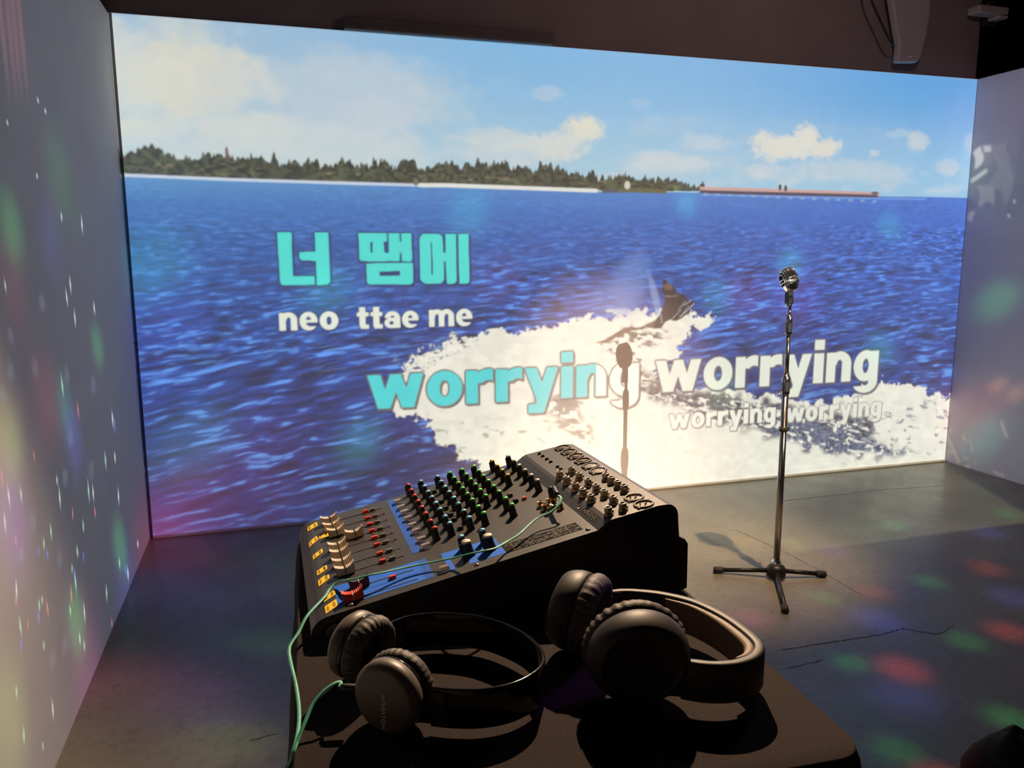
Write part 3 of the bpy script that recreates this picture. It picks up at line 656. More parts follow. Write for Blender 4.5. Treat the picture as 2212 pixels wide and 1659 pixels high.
struct('wall_right', MB().box((XR, -3.0, 0), (XR+.12, D+.12, TOP)), M_['side'])
struct('wall_back', MB().box((XL-.0, D+.03, 0), (XR, D+.15, TOP)).box((-3, D+.02, TOP), (XR, D+.15, CEIL)), M_['bulk'])
struct('wall_far', MB().box((XR, 6.9, 0), (8, 7.0, CEIL)).box((7.9, -3.2, 0), (8, 6.9, CEIL)), M_['dark'])
struct('wall_rear', MB().box((-3, -3.2, 0), (8, -3.1, CEIL)).box((-3, -3.1, 0), (-2.9, 7, CEIL)), M_['dark'])

scr = thing('projection_screen', 'wide white screen carrying the projected island, blue sea and karaoke lyrics', 'screen', ((XL+XR)/2, D, 0))
hw = (XR-XL)/2
MB().box((-hw+.018, 0, .016), (hw-.004, .028, TOP)).build('screen_sheet', M_['screen'], scr)
MB().box((-hw+.018, -.010, 0), (hw-.004, .026, .016)).build('bottom_rail', M_['trim'], scr, .003)
p0, p1 = on_y(742, 36, D), on_y(1192, 72, D)
bp_ = thing('ventilation_panel', 'long dark flat panel mounted above the top edge of the lit screen', 'panel', ((p0.x+p1.x)/2, D+.02, TOP))
MB().box((-(p1.x-p0.x)/2, -.05, 0), ((p1.x-p0.x)/2, 0, .068)).build('panel_body', M_['panel'], bp_, .006)
MB().box((-(p1.x-p0.x)/2+.01, -.054, .006), ((p1.x-p0.x)/2-.01, -.049, .03)).build('panel_lip', M_['panel'], bp_, .002)

# pale housing hanging above the right end of the screen
yh = 4.40
def q_(px, py, y=yh): return on_y(px, py, y)
hp = [q_(*p) for p in ((1944, 96), (1940, 134), (1984, 134), (1990, 122), (2003, 72), (2011, 24), (2013, -60), (1918, -60))]
ho = thing('hanging_housing', 'pale tapered plastic housing hanging down over the right end of the screen', 'housing', (hp[2].x-.1, yh, hp[2].z))
L_ = ho.location
fr = [(p.x-L_.x, p.z-L_.z) for p in hp]
MB().prism(fr, 0.0, .055).build('housing_body', M_['pale'], ho, .012, 3)
MB().lathe([(.012, 0), (.012, .003), (.0, .004)], 16, TR((on_y(1966, 122, yh).x-L_.x, -.001, on_y(1966, 122, yh).z-L_.z)) @ frame((0, -1, 0)) @ Matrix.Diagonal((.6, 1.6, 1, 1))).build('indicator_lens', M_['white'], ho)
MB().box((-.05, .05, .25), (.10, .10, CEIL-L_.z)).build('mounting_arm', M_['dark'], ho)
hc = crom([q_(1874, -40, yh-.06), q_(1882, 0, yh-.06), q_(1903, 48, yh-.06), q_(1920, 84, yh-.06), q_(1929, 97, yh-.03)], 6)
tag(MB().tube(hc, .007).build('dangling_cable', M_['rubber']), 'thin black cable running down the left side of the pale hanging housing', 'cable')
yc = 4.40
a, b = on_y(2106, 12, yc), on_y(2168, 44, yc)
cb = thing('corner_bracket', 'small pale right-angled bracket fixed high in the dark right corner', 'bracket', (b.x-.05, yc, b.z))
MB().box((a.x-b.x+.05, -.04, a.z-b.z-.05), (.05, .06, a.z-b.z)).build('bracket_bar', M_['pale'], cb, .012)
MB().box((-.03, -.04, 0), (.05, .06, a.z-b.z-.051)).build('bracket_block', M_['pale'], cb, .012)
MB().lathe([(.03, 0), (.045, .04), (.05, .07), (0, .071)], 20, TR((-.085, .01, .03))).build('camera_dome', M_['blackp'], cb)
MB().box((-.04, .06, -.02), (.06, yc*0+D+.02-yc, a.z-b.z)).build('back_plate', M_['dark'], cb)

# ------------------------------------------------------------------ table under a black cloth
ZT = 1.108
TX0, TX1, TY0, TY1 = .010, .457, .478, 1.125
TYAW = -.048
tb = thing('table', 'tall narrow table hidden beneath the black cloth', 'table', ((TX0+TX1)/2, (TY0+TY1)/2, 0))
hx, hy = (TX1-TX0)/2-.012, (TY1-TY0)/2-.012
MB().box((-hx, -hy, ZT-.034), (hx, hy, ZT-.004)).build('tabletop', M_['wood'], tb, .004)
for sx in (-1, 1):
    for sy in (-1, 1): MB().box((sx*(hx-.03)-.016, sy*(hy-.03)-.016, 0), (sx*(hx-.03)+.016, sy*(hy-.03)+.016, ZT-.034)).build('leg', M_['steel'], tb)
tb.rotation_euler.z = TYAW
def cloth():
    m_ = MB(); cx = cy = 0.0; ax, ay = (TX1-TX0)/2, (TY1-TY0)/2; rc = .028
    N = 240
    def ring(off, z, fold):
        out = []
        segs = []
        # rounded rectangle by arc length
        w2, h2 = ax-rc, ay-rc; per = 4*(w2+h2)+2*math.pi*rc
        for k in range(N):
            s = k/N*per; px = py = nx = ny = 0
            for i, ln in enumerate((2*w2, math.pi*rc/2, 2*h2, math.pi*rc/2, 2*w2, math.pi*rc/2, 2*h2, math.pi*rc/2)):
                if s <= ln or i == 7:
                    if i == 0: px, py, nx, ny = -w2+s, -ay, 0, -1
                    elif i == 2: px, py, nx, ny = ax, -h2+s, 1, 0
                    elif i == 4: px, py, nx, ny = w2-s, ay, 0, 1
                    elif i == 6: px, py, nx, ny = -ax, h2-s, -1, 0
                    else:
                        a0 = {1: -math.pi/2, 3: 0, 5: math.pi/2, 7: math.pi}[i]; t = a0+s/rc
                        ccx, ccy = {1: (w2, -h2), 3: (w2, h2), 5: (-w2, h2), 7: (-w2, -h2)}[i]
                        nx, ny = math.cos(t), math.sin(t); px, py = ccx+rc*nx, ccy+rc*ny
                    break
                s -= ln
            u = k/N*2*math.pi
            cor = max(0, abs(nx*ny)*2)
            f = fold*(.45*math.sin(u*11+1.0)+.35*math.sin(u*17+2.2)+.3*math.sin(u*5)+.9*cor)
            out.append((cx+px+nx*(off+max(f, -off*.8)), cy+py+ny*(off+max(f, -off*.8)), z))
        return out
    rings = [ring(-.012, ZT, 0), ring(-.004, ZT-.0008, 0), ring(0, ZT-.004, 0), ring(.003, ZT-.011, 0), ring(.006, ZT-.03, .001), ring(.008, ZT-.1, .003), ring(.012, ZT-.25, .007), ring(.016, ZT-.45, .011), ring(.020, ZT-.7, .015), ring(.023, ZT-.98, .018)]
    vs = [v for r in rings for v in r]; fs = []
    for j in range(len(rings)-1):
        for k in range(N): q, w_ = j*N+k, j*N+(k+1) % N; fs.append((q, w_, w_+N, q+N))
    fs.append(tuple(range(N)))
    m_.add(vs, fs, None, 0, True)
    return m_
co = cloth().build('tablecloth', M_['cloth']); co.location = ((TX0+TX1)/2, (TY0+TY1)/2, 0); co.rotation_euler.z = TYAW
tag(co, 'plain black cloth draped over the tall narrow table in front', 'tablecloth')

# ------------------------------------------------------------------ mixing console
MX, MY = .0245, .7852
WD, DP = .310, .4206
HF, HK, HR, UK, US, HB = .0252, .0886, .0988, .3147, .3277, .1105
UB = DP-.02
S1 = (HK-HF)/UK
def top_z(u):
    if u < .016: return HF+S1*u - .0155*(1-math.sqrt(max(0, 1-((.016-u)/.016)**2)))
    return HF+S1*u
mx = thing('mixing_console', 'black audio mixing console with coloured knobs and faders on the draped table', 'mixing console', (MX, MY, ZT))
prof = [(.004, .004), (.0, .010)]+[(u, top_z(u)) for u in (.0, .0012, .003, .006, .010, .016)]+[(UK-.003, HF+S1*(UK-.003)), (UK, HK), (US-.002, HR-.0018), (US+.003, HR+.0006), (UB-.012, HB-.0005)]
prof += [(UB+.014*math.sin(t), HB-.014+.0140*math.cos(t)) for t in (0, .3, .6, .9, 1.2, 1.5)]+[(DP-.004, .07), (DP+.004, .066), (DP+.008, .060), (DP+.0085, .006), (DP+.003, .004)]
MB().prism(prof, 0, WD).build('chassis', M_['chassis'], mx, .0016, 2)
# dark recessed end cheek with its bright top edge stays in the chassis; a black end plate covers the near side
inset = [(.010, .010), (.010, .016), (.03, .024)]+[(UK, HK-.006), (US, HR-.007), (UB, HB-.008), (DP-.006, HB-.024), (DP-.002, .05), (DP, .012)]
MB().prism(inset, -.0012, -.0002).build('end_plate', M_['blackp'], mx)
em = MB().lathe([(.0085, -.0026), (.0085, -.0034), (.0064, -.0034), (.0064, -.0022)], 28, TR((.024, 0, .0125)) @ frame((0, 1, 0)))
for k in range(3): em.box((-.0007, 0, -.0032), (.0007, .0064, -.0026), TR((.024, 0, .0125)) @ frame((0, 1, 0)) @ Matrix.Rotation(k*2.094, 4, 'Z'))
em.build('side_emblem', M_['greyp'], mx)
for u, v in ((.03, .02), (.03, WD-.02), (.40, .02), (.40, WD-.02)): MB().lathe([(.008, 0), (.009, .0045)], 16, TR((u, v, 0))).build('rubber_foot', M_['rubber'], mx)
NP = Vector((-S1, 0, 1)).normalized()
S2 = (HB-HR)/(UB-US); NR = Vector((-S2, 0, 1)).normalized()
RP = frame(NP, (1, 0, 0)); RR = frame(NR, (1, 0, 0))            # local x = along depth, y = across, z = off the panel
def on_panel(u, v, dz=0): return TR((u, v, top_z(u)+dz*1.02)) @ RP
def on_rear(u, v, dz=0): return TR((u, v, HR+S2*(u-US)+dz)) @ RR
def place(o, T): o.matrix_local = T; return o
def rep(proto, T):
    c = proto.copy(); COL.objects.link(c); c.parent = mx; c.matrix_local = T
    for ch in proto.children:
        k = ch.copy(); COL.objects.link(k); k.parent = c
    return c
def series(make, Ts):
    for i, T in enumerate(Ts):
        if i == 0: o = make(); o.parent = mx; o.matrix_local = T; p = o
        else: o = rep(p, T)
def patch(u0, u1, v0, v1, dz=.0003, n=1, th=.0002):
    m_ = MB()
    for i in range(n):
        a, b = u0+(u1-u0)*i/n, u0+(u1-u0)*(i+1)/n
        za, zb = top_z(a), top_z(b)
        m_.add([(a, v0, za+dz), (b, v0, zb+dz), (b, v1, zb+dz), (a, v1, za+dz), (a, v0, za-th), (b, v0, zb-th), (b, v1, zb-th), (a, v1, za-th)], [(0, 1, 2, 3), (4, 7, 6, 5), (0, 4, 5, 1), (1, 5, 6, 2), (2, 6, 7, 3), (3, 7, 4, 0)])
    return m_
VC = [.0995+.0262*k+(.004 if k > 1 else 0) for k in range(8)]     # channel strips, near to far
VC = [.1120, .1387, .1690, .1951, .2219, .2478, .2745, .3008]
VF = [.0940, .1190, .1490, .1745, .2005, .2265, .2520, .2800]     # fader strips
# printed blue areas
bs = patch(.1215, .1315, .092, .304); 
for k in range(6): bs.add(patch(.1227+.0015*k, .1231+.0015*k, .092, .304, .0005).v, patch(0, 1, 0, 1).f, None, 1)
bs.build('blue_stripe', [M_['blue'], M_['blue_dk']], mx)
bs = patch(.0288, .1315, .0136, .068)
for k in range(6): bs.add(patch(.1227+.0015*k, .1231+.0015*k, .0136, .068, .0005).v, patch(0, 1, 0, 1).f, None, 1)
bs.add(patch(.0288, .12, .0350, .0354, .0005).v, patch(0, 1, 0, 1).f, None, 1)
bs.build('blue_master_area', [M_['blue'], M_['blue_dk']], mx)
bs = patch(.149, .2128, .046, .0665)
bs.add(patch(.149, .1555, .0156, .046).v, patch(0, 1, 0, 1).f); bs.add(patch(.172, .2128, .0165, .046).v, patch(0, 1, 0, 1).f)
bs.build('blue_monitor_area', M_['blue'], mx)
lg = patch(.2134, .3028, .0150, .0385)
rnd = random.Random(3)
for r in range(5):
    u = .216
    while u < .298:
        w_ = rnd.uniform(.0015, .006)
        if rnd.random() < .75: lg.add(patch(u, u+w_, .0172+r*.0042, .0184+r*.0042, .0005).v, patch(0, 1, 0, 1).f, None, 1)
        u += w_+.002
for v in (.0233, .0305): lg.add(patch(.2145, .302, v, v+.0003, .0005).v, patch(0, 1, 0, 1).f, None, 1)
for u in (.2235, .275, .289): lg.add(patch(u, u+.0004, .016, .0375, .0005).v, patch(0, 1, 0, 1).f, None, 1)
lg.build('legend_plate', [M_['legend'], M_['print']], mx)
# fader slots with their printed scales
def slot(v, u0=.030, u1=.1115):
    m_ = patch(u0, u1, v-.0008, v+.0008, .0006)
    for k in range(13):
        u = u0+.006+(u1-u0-.012)*k/12; m_.add(patch(u, u+.0005, v-.0052, v-(.0018 if k % 3 else .0012), .0004).v, patch(0, 1, 0, 1).f, None, 1)
        if k % 3 == 0: m_.add(patch(u-.0008, u+.0012, v-.0078, v-.0062, .0004).v, patch(0, 1, 0, 1).f, None, 1)
    return m_
for v in VF: slot(v).build('fader_slot', [M_['ink'], M_['print']], mx)
for v in (.0475, .0205): patch(.03, .1145, v-.0008, v+.0008, .0007).build('fader_slot', M_['ink'], mx)
# fader caps
def cap_mesh(L=.0225, wb=.0056, wt=.0040, h=.0122):
    m_ = MB(); n = 42; vs = []
    for i in range(n+1):
        t = i/n*2-1; x = t*L/2
        z = h-.0034*(1-t*t)*1.15+.0012*(t > 0)*t*t
        ser = .0003 if (i % 4) < 2 else -.0002
        if abs(t) < .06: ser = -.0012
        zt_ = z+ser
        xb = t*L*.47
        vs += [(xb, -wb, .0012), (x, -wt, zt_), (x, wt, zt_), (xb, wb, .0012)]
    fs = []
    for i in range(n):
        a = i*4
        for k in range(3): fs.append((a+k, a+4+k, a+5+k, a+1+k))
        fs.append((a+3, a+7, a+4, a))
    fs += [(0, 1, 2, 3), (n*4+3, n*4+2, n*4+1, n*4)]
    m_.add(vs, fs); m_.box((-.002, -.0012, -.0012), (.002, .0012, .0014)); return m_
def line_mesh(): return MB().box((-.00045, -.0058, .002), (.00045, -.0046, .0083)).box((-.00045, -.0044, .0079), (.00045, .0044, .0088))
capm = {}
def fader(u, v, m1, m2, label=None):
    key = (m1, m2)
    if key not in capm: capm[key] = (cap_mesh().mesh('fader_cap', M_[m1]), line_mesh().mesh('centre_line', M_[m2]))
    o = link('fader_cap', capm[key][0], mx); o.matrix_local = on_panel(u, v); link('centre_line', capm[key][1], o)
    if label: o['label'] = label
FU = [.0450, .0440, .0437, .0433, .0668, .0460, .0425, .0412]
for u, v in zip(FU, VF): fader(u, v, 'cream', 'ink')
fader(.0555, .0475, 'blackp', 'cream', 'black fader cap beside the red one'); fader(.0462, .0205, 'red', 'white', 'red fader cap')
# press buttons
def btn(lx, ly, h, m): 
    def mk(): return MB().taper(lx, ly, lx*.86, ly*.8, 0, h).build('push_button', M_[m], mx, .0005)
    return mk
series(btn(.0042, .0026, .0038, 'red'), [on_panel(.0868+(.0003*k), v) for k, v in enumerate(VF)]+[on_panel(.0905, .0418)])
series(btn(.0040, .0024, .0036, 'greyp'), [on_panel(.0982, v) for v in VF]+[on_panel(.0445, v) for v in (.0925, .1535, .2262)])
series(btn(.0034, .0034, .0044, 'blackp'), [on_panel(.1857, v) for v in (.1216, .1551, .1751, .2035, .2323, .2804)]+[on_panel(.2670, .1807), on_panel(.2672, .1561)])
series(btn(.0028, .0026, .0036, 'red'), [on_panel(.2787, .1560)])
def led(): return MB().lathe([(.0013, 0), (.0011, .0010), (.0005, .0014), (0, .0015)], 12).build('indicator_lamp', M_['red'], mx)
series(led, [on_panel(.1103, v) for v in (.1524, .1783, .2042, .2301, .2566, .2797)])
def clr():
    return MB().taper(.0060, .0040, .0052, .0033, 0, .0058).build('clear_button', M_['clear'], mx, .0008, 3)
series(clr, [on_panel(.1385-.0007*k, v) for k, v in enumerate((.0967, .1201, .1513, .1742, .2031, .2294, .2517, .2796))]+[on_panel(.1440, .0205)])
# rotary knobs
def knob(capm_, r0=.0051, r1=.0034, h=.0160):
    def mk():
        o = MB().lathe([(r0, 0), (r0*.98, .001), (r0*.86, .004), (r1*1.12, .009), (r1*1.02, h-.0008), (r1*.96, h)], 20).box((-r0*.98, -.0006, .0005), (-r1*.6, .0006, h-.002)).build('knob', M_['knob'], mx)
        MB().lathe([(r1*1.03, h-.0022), (r1*1.02, h-.0004), (r1*.9, h+.0007), (r1*.5, h+.0011), (0, h+.0012)], 20).build('knob_cap', M_[capm_], o)
        MB().box((-r1*.95, -.00035, h+.0009), (-r1*.1, .00035, h+.0014)).build('pointer', M_['ink'], o)
        return o
    return mk
for cm, us in (('red', .1545), ('skyb', .1730), ('skyb', .1970), ('green', .2155), ('green', .2512)): series(knob(cm), [on_panel(us, v) for v in VC])
series(knob('green'), [on_panel(.2330, v) for v in VC[2:]])
series(knob('yellow'), [on_panel(.2787, v) for v in VC[4:]]); series(knob('white'), [on_panel(.3035, v) for v in VC[2:]])
series(knob('skyb'), [on_panel(.1755, .0619), on_panel(.2005, .0618)]); series(knob('white', .0078, .0053, .0175), [on_panel(.1760, .0395), on_panel(.2005, .0379)])
# rear connectors
def xlr(insert, male=False):
    def mk():
        o = MB().lathe([(.0124, 0), (.0124, .0022), (.0112, .0034), (.0098, .0034), (.0094, .0024), (.0092, .0003)], 30, cap=(True, False)).build('microphone_socket', M_['blackp' if not male else 'greyp'], mx)
        if male:
            MB().lathe([(.0091, .0002), (0, .0002)], 24).build('socket_insert', M_['ink'], o)
            pm = MB()
            for k in range(3): a = 2.1*k+.4; pm.lathe([(.0008, .0003), (.0008, .0040), (0, .0044)], 8, TR((.0042*math.cos(a), .0042*math.sin(a), 0)))
            pm.build('pins', M_['gold'], o)
        else:
            i_ = MB().lathe([(.0090, .0003), (.0088, .0022), (.0070, .0028), (0, .0028)] if insert == 'cream' else [(.0091, .0018), (.0072, .0012), (.0050, .0004), (.0020, .0004), (0, .0004)], 24)
            if insert == 'cream':
                for k in range(3): a = 2.1*k+.4; i_.lathe([(.0010, .0028), (0, .0030)], 8, TR((.0042*math.cos(a), .0042*math.sin(a), 0)), 1)
                i_.build('socket_insert', [M_['print'], M_['ink']], o)
            else: i_.build('socket_insert', M_['nickel'], o)
        for sx, sy in ((-.0100, -.0082), (.0100, .0082)): MB().lathe([(.0021, 0), (.0021, .0022), (.0012, .0032), (0, .0034)], 12, TR((sx, sy, 0))).build('socket_screw', M_['nickel'], o)
        return o
    return mk
VX = [.1594, .1855, .2136, .2409, .2676, .2937]
series(xlr('nickel'), [on_rear(.3830, v) for v in VX[2:]]); series(xlr('cream'), [on_rear(.3828, v) for v in VX[:2]])
series(xlr('', True), [on_rear(.3780, .0141), on_rear(.3780, .0400)])
def jack():
    o = MB().lathe([(.0046, 0), (.0046, .0094), (.0040, .0100), (.0031, .0100), (.0031, .0030), (0, .0030)], 18).build('jack_socket', M_['nickel'], mx)
    MB().lathe([(.0064, 0), (.0064, .0024), (.0056, .0030), (.0044, .0030)], 6, smooth=False).build('hex_nut', M_['nickel'], o)
    MB().box((.0040, -.0012, .0028), (.0062, .0012, .0052)).build('contact_lug', M_['gold'], o)
    return o
series(jack, [on_rear(.3343, v) for v in (.1731, .1469, .1162, .0909, .0652, .0140)]+[on_rear(.3526, v) for v in (.1768, .1494, .1186, .0929, .0679, .0420, .0149)]+[on_rear(.3786, v) for v in (.1230, .1055, .0862, .0675)])
def rca(m):
    def mk():
        o = MB().lathe([(.0050, 0), (.0050, .0010), (.0036, .0012), (.0036, .0070), (.0030, .0072), (.0030, .0020), (0, .0020)], 16).build('phono_socket', M_['gold'], mx)
        MB().lathe([(.0029, .0018), (.0029, .0062), (.0010, .0062), (.0010, .002)], 14).build('coloured_core', M_[m], o); return o
    return mk
series(rca('red'), [on_panel(.2874, .1159), on_panel(.2879, .1023)]); series(rca('white'), [on_panel(.2997, .1173), on_panel(.3046, .0905)])
def hsock():
    return MB().lathe([(.0066, 0), (.0064, .0022), (.0050, .0030), (.0048, .0030), (.0040, .0012), (0, .0012)], 18).build('headphone_socket', M_['nickel'], mx)
series(hsock, [on_panel(.3008, .1048)])
def psw():
    o = MB().box((-.0034, -.0062, 0), (.0034, .0062, .0005)).build('pad_switch', M_['print'], mx); MB().taper(.0022, .0026, .0018, .0020, .0004, .0036).build('switch_key', M_['blackp'], o); return o
series(psw, [on_rear(.3470, v) for v in (.1790, .2049, .2177, .2457, .2619, .2799, .2954)])
def scw():
    return MB().lathe([(.0030, 0), (.0030, .0008), (.0018, .0018), (0, .0020)], 14).box((-.002, -.0003, .0019), (.002, .0003, .0022)).build('screw', M_['nickel'], mx)
series(scw, [on_panel(.3068, .0095), on_panel(.0417, .0095), on_panel(.1774, .0098), on_rear(.3869, .0058), on_rear(.3869, .304)])
# maker's name and marks on the slope between panel and jack field
zs = Vector((UK-US, 0, US-UK)); 
nS = Vector((-(HR-HK), 0, US-UK)).normalized(); eS = Vector((0, -1, 0)); uS = nS.cross(eS)
TS = Matrix((eS, uS, nS)).transposed().to_4x4()
def on_slope(v, t=.5, dz=.0003): p = Vector((UK+(US-UK)*t, v, HK+(HR-HK)*t))+nS*dz; return TR(p) @ TS
text_mesh('maker_name', 'YAMAHA', .0105, M_['print'], mx, on_slope(.0640, .5), bold=.0002)
lgm = MB().lathe([(.0042, 0), (.0042, .0002), (.0036, .0002), (.0036, 0)], 24)
for k in range(3): lgm.box((-.0004, 0, 0), (.0004, .0034, .0002), Matrix.Rotation(k*2.094, 4, 'Z'))
place(lgm.build('maker_emblem', M_['print'], mx), on_slope(.0700, .5, .0001))
st = MB()
rnd = random.Random(9)
for v in np.arange(.095, .30, .0262):
    for r in range(3):
        for k in range(3): st.box((-.004+.003*k, -.006+r*.0045, 0), (-.004+.003*k+rnd.uniform(.0012, .0022), -.0052+r*.0045, .0002), on_slope(v, .5, .0001) )
st.build('slope_print', M_['print'], mx)
# handwritten yellow tape labels over the rounded front edge
def tape(u0, u1, v0, v1, skew):
    m_ = MB(); n = 6
    for i in range(n):
        a, b = u0+(u1-u0)*i/n, u0+(u1-u0)*(i+1)/n; za, zb = top_z(a)+.0006, top_z(b)+.0006
        sa, sb = skew*i/n, skew*(i+1)/n
        m_.add([(a, v0+sa, za), (b, v0+sb, zb), (b, v1+sb, zb), (a, v1+sa, za), (a, v0+sa, za-.0006), (b, v0+sb, zb-.0006), (b, v1+sb, zb-.0006), (a, v1+sa, za-.0006)], [(0, 1, 2, 3), (4, 7, 6, 5), (0, 4, 5, 1), (1, 5, 6, 2), (2, 6, 7, 3), (3, 7, 4, 0)])
    for k in range(3):
        for (ua, ub) in ((.12, .3), (.62, .84)):
            a, b = u0+(u1-u0)*ua, u0+(u1-u0)*ub; va = v0+(v1-v0)*(.22+.22*k)+skew*ua
            m_.add([(a, va, top_z(a)+.0009), (b, va+skew*.15, top_z(b)+.0009), (b, va+.0016+skew*.15, top_z(b)+.0009), (a, va+.0016, top_z(a)+.0009)], [(0, 1, 2, 3)], None, 1)
    return m_
for u0, u1, v0, v1, sk in ((.0106, .0240, .2725, .2890, .010), (.0095, .0214, .2130, .2300, .0152), (.0230, .0355, .2298, .2490, .001), (.0118, .0243, .1660, .1795, .0135), (.0135, .0258, .1125, .1260, .011), (.0132, .0262, .0805, .0975, .014), (.0160, .0288, .0360, .0515, .010), (.0158, .0288, .0070, .0245, .010)):
    tape(u0, u1, v0, v1, sk).build('tape_label', [M_['tape'], M_['ink']], mx)

# ------------------------------------------------------------------ headphones
def band_path(pts, z, n=10):
    C = crom([(x, y, z) for x, y in pts], n); out = []
    for i, c in enumerate(C):
        d = (C[min(i+1, len(C)-1)]-C[max(i-1, 0)]).normalized(); r = Vector((d.y, -d.x, 0)).normalized()
        out.append((c, r, Vector((0, 0, 1))))
    return out
def rrect(a, b, r, n=4):
    out = []
    for cx, cy, t0 in ((a-r, b-r, 0), (-a+r, b-r, math.pi/2), (-a+r, -b+r, math.pi), (a-r, -b+r, math.pi*1.5)):
        for k in range(n+1): t = t0+k/n*math.pi/2; out.append((cx+r*math.cos(t), cy+r*math.sin(t)))
    return out
def ear_cup(root, base, centre, nrm, R, shell_m, dep=.019, pad_t=.017, oval=1.0, steps=True, roll=None):
    """centre: middle of the outer face; nrm: outward"""
    T = TR(Vector(centre)-Vector(base)) @ frame(-Vector(nrm), roll)        # local z runs inward
    if steps: sh = [(0, 0), (R*.80, 0), (R*.86, .0005), (R*.90, .0022), (R*.93, .0030), (R*.985, .0050), (R, .0075), (R, dep*.72), (R*.96, dep*.78), (R*.95, dep), (R*.5, dep)]
    else: sh = [(0, .0030), (R*.70, .0030), (R*.735, .0024), (R*.75, .0010), (R*.77, .0004), (R*.83, .0012), (R*.90, .0048), (R*.955, .0095), (R*.99, .0145), (R, .0180), (R, dep*.92), (R*.97, dep), (R*.5, dep)]
    cup = MB().lathe(sh, 56, T, ex=oval).build('ear_cup', M_[shell_m], root)
    z0 = dep; R2 = R*1.0
    if steps: MB().lathe([(R*.955, z0-.0045), (R*.972, z0-.004), (R*.972, z0-.001), (R*.95, z0-.0005)], 48, T, cap=(False, False), ex=oval).build('trim_ring', M_['gloss'], cup)
    # wrinkled cushion
    pm = MB(); n = 144; prof_ = [(.90, 0), (.99, .05), (1.05, .25), (1.055, .5), (1.0, .78), (.90, .96), (.78, 1.0), (.66, .94), (.58, .72), (.56, .35)]
    vs = []; fs = []; rnd_ = random.Random(int(R*1e5)); ph = [rnd_.uniform(0, 6.28) for _ in range(4)]
    for j, (pr, pz) in enumerate(prof_):
        for k in range(n):
            a = 2*math.pi*k/n; wr = (.5+.5*math.sin(a*34+ph[0]+1.3*math.sin(a*5+ph[1])))*(.6+.4*math.sin(a*3+ph[2]))
            am = (.042 if 1 <= j <= 5 else .012)*(1 if pz > .25 else 1.3)
            rr = R2*(pr-am*wr*(.6 if j == 1 else 1)); vs.append((rr*math.cos(a)*oval, rr*math.sin(a), z0+pad_t*pz*(1-.06*wr)))
    for j in range(len(prof_)-1):
        for k in range(n): a, b = j*n+k, j*n+(k+1) % n; fs.append((a, b, b+n, a+n))
    pm.add(vs, fs, T, 0, True); pm.build('ear_cushion', M_['pad'], cup)
    MB().lathe([(R*.60, z0+.004), (0, z0+.005)], 40, T, ex=oval).build('speaker_mesh', M_['felt'], cup)
    return cup, T
# left pair: slim glossy band, flat round cups
bL = (.150, .660, ZT)
h1 = thing('headphones', 'wired headphones with thin glossy band and flat round cups, left on the cloth', 'headphones', bL, 'headphones lying on the table')
def rel(pts, b): return [(x-b[0], y-b[1]) for x, y in pts]
pL = [(.094, .726), (.112, .735), (.130, .737), (.153, .732), (.186, .713), (.209, .681), (.219, .648), (.218, .622), (.208, .604), (.190, .591), (.170, .585), (.148, .586), (.127, .593), (.112, .601)]
secL = rrect(.0016, .0178, .0014, 3)
MB().sweep(band_path(rel(pL, bL), .0235), secL).build('headband', M_['gloss'], h1)
secI = rrect(.0010, .0150, .0009, 2)
nL = Vector((-.67, -.74, .03)).normalized()
RL = .0312
cL, TL = ear_cup(h1, bL, (.0725, .6045, ZT+RL*1.06), nL, RL, 'shell')
ear_cup(h1, bL, (.0550, .7130, ZT+RL*1.06+.003), Vector((-.66, .74, .12)), RL, 'shell')
MB().sweep(band_path(rel([(.0845, .6205), (.097, .609), (.112, .601), (.125, .594)], bL), .0235, 4), rrect(.0030, .0150, .002, 2)).build('band_hinge', M_['blackp'], h1)
MB().sweep(band_path(rel([(.076, .714), (.086, .722), (.098, .729), (.110, .734)], bL), .0235, 4), rrect(.0030, .0150, .002, 2)).build('band_hinge', M_['blackp'], h1)
# the word on the near cup, reading downwards
eX = Vector((0, 0, -1)) - nL*(Vector((0, 0, -1)).dot(nL)); eX.normalize(); eY = nL.cross(eX)
TT = Matrix((eX, eY, nL)).transposed().to_4x4()
cpos = Vector((.0725, .6045, ZT+RL*1.06))-Vector(bL)
text_mesh('maker_name', 'PHIATON', .0058, M_['print_light'], cL, TR(cpos+nL*.0002-eX*.0008+eY*.0008) @ TT, bold=.00012)
em_ = MB().lathe([(.0022, 0), (.0022, .0003), (.0016, .0003), (.0016, 0)], 20, Matrix.Diagonal((1, .8, 1, 1)))
place(em_.build('maker_emblem', M_['print_light'], cL), TR(cpos+nL*.0001-eX*.0038+eY*.0008) @ TT)
# cable socket barrel on the near cup
MB().lathe([(.0032, 0), (.0034, .002), (.0034, .012), (.0026, .016)], 14, TR(Vector((.0535, .6370, ZT+.0300))-Vector(bL)) @ frame((-.93, .30, .05)) @ TR((0, 0, -.004))).build('cable_plug', M_['blackp'], h1)
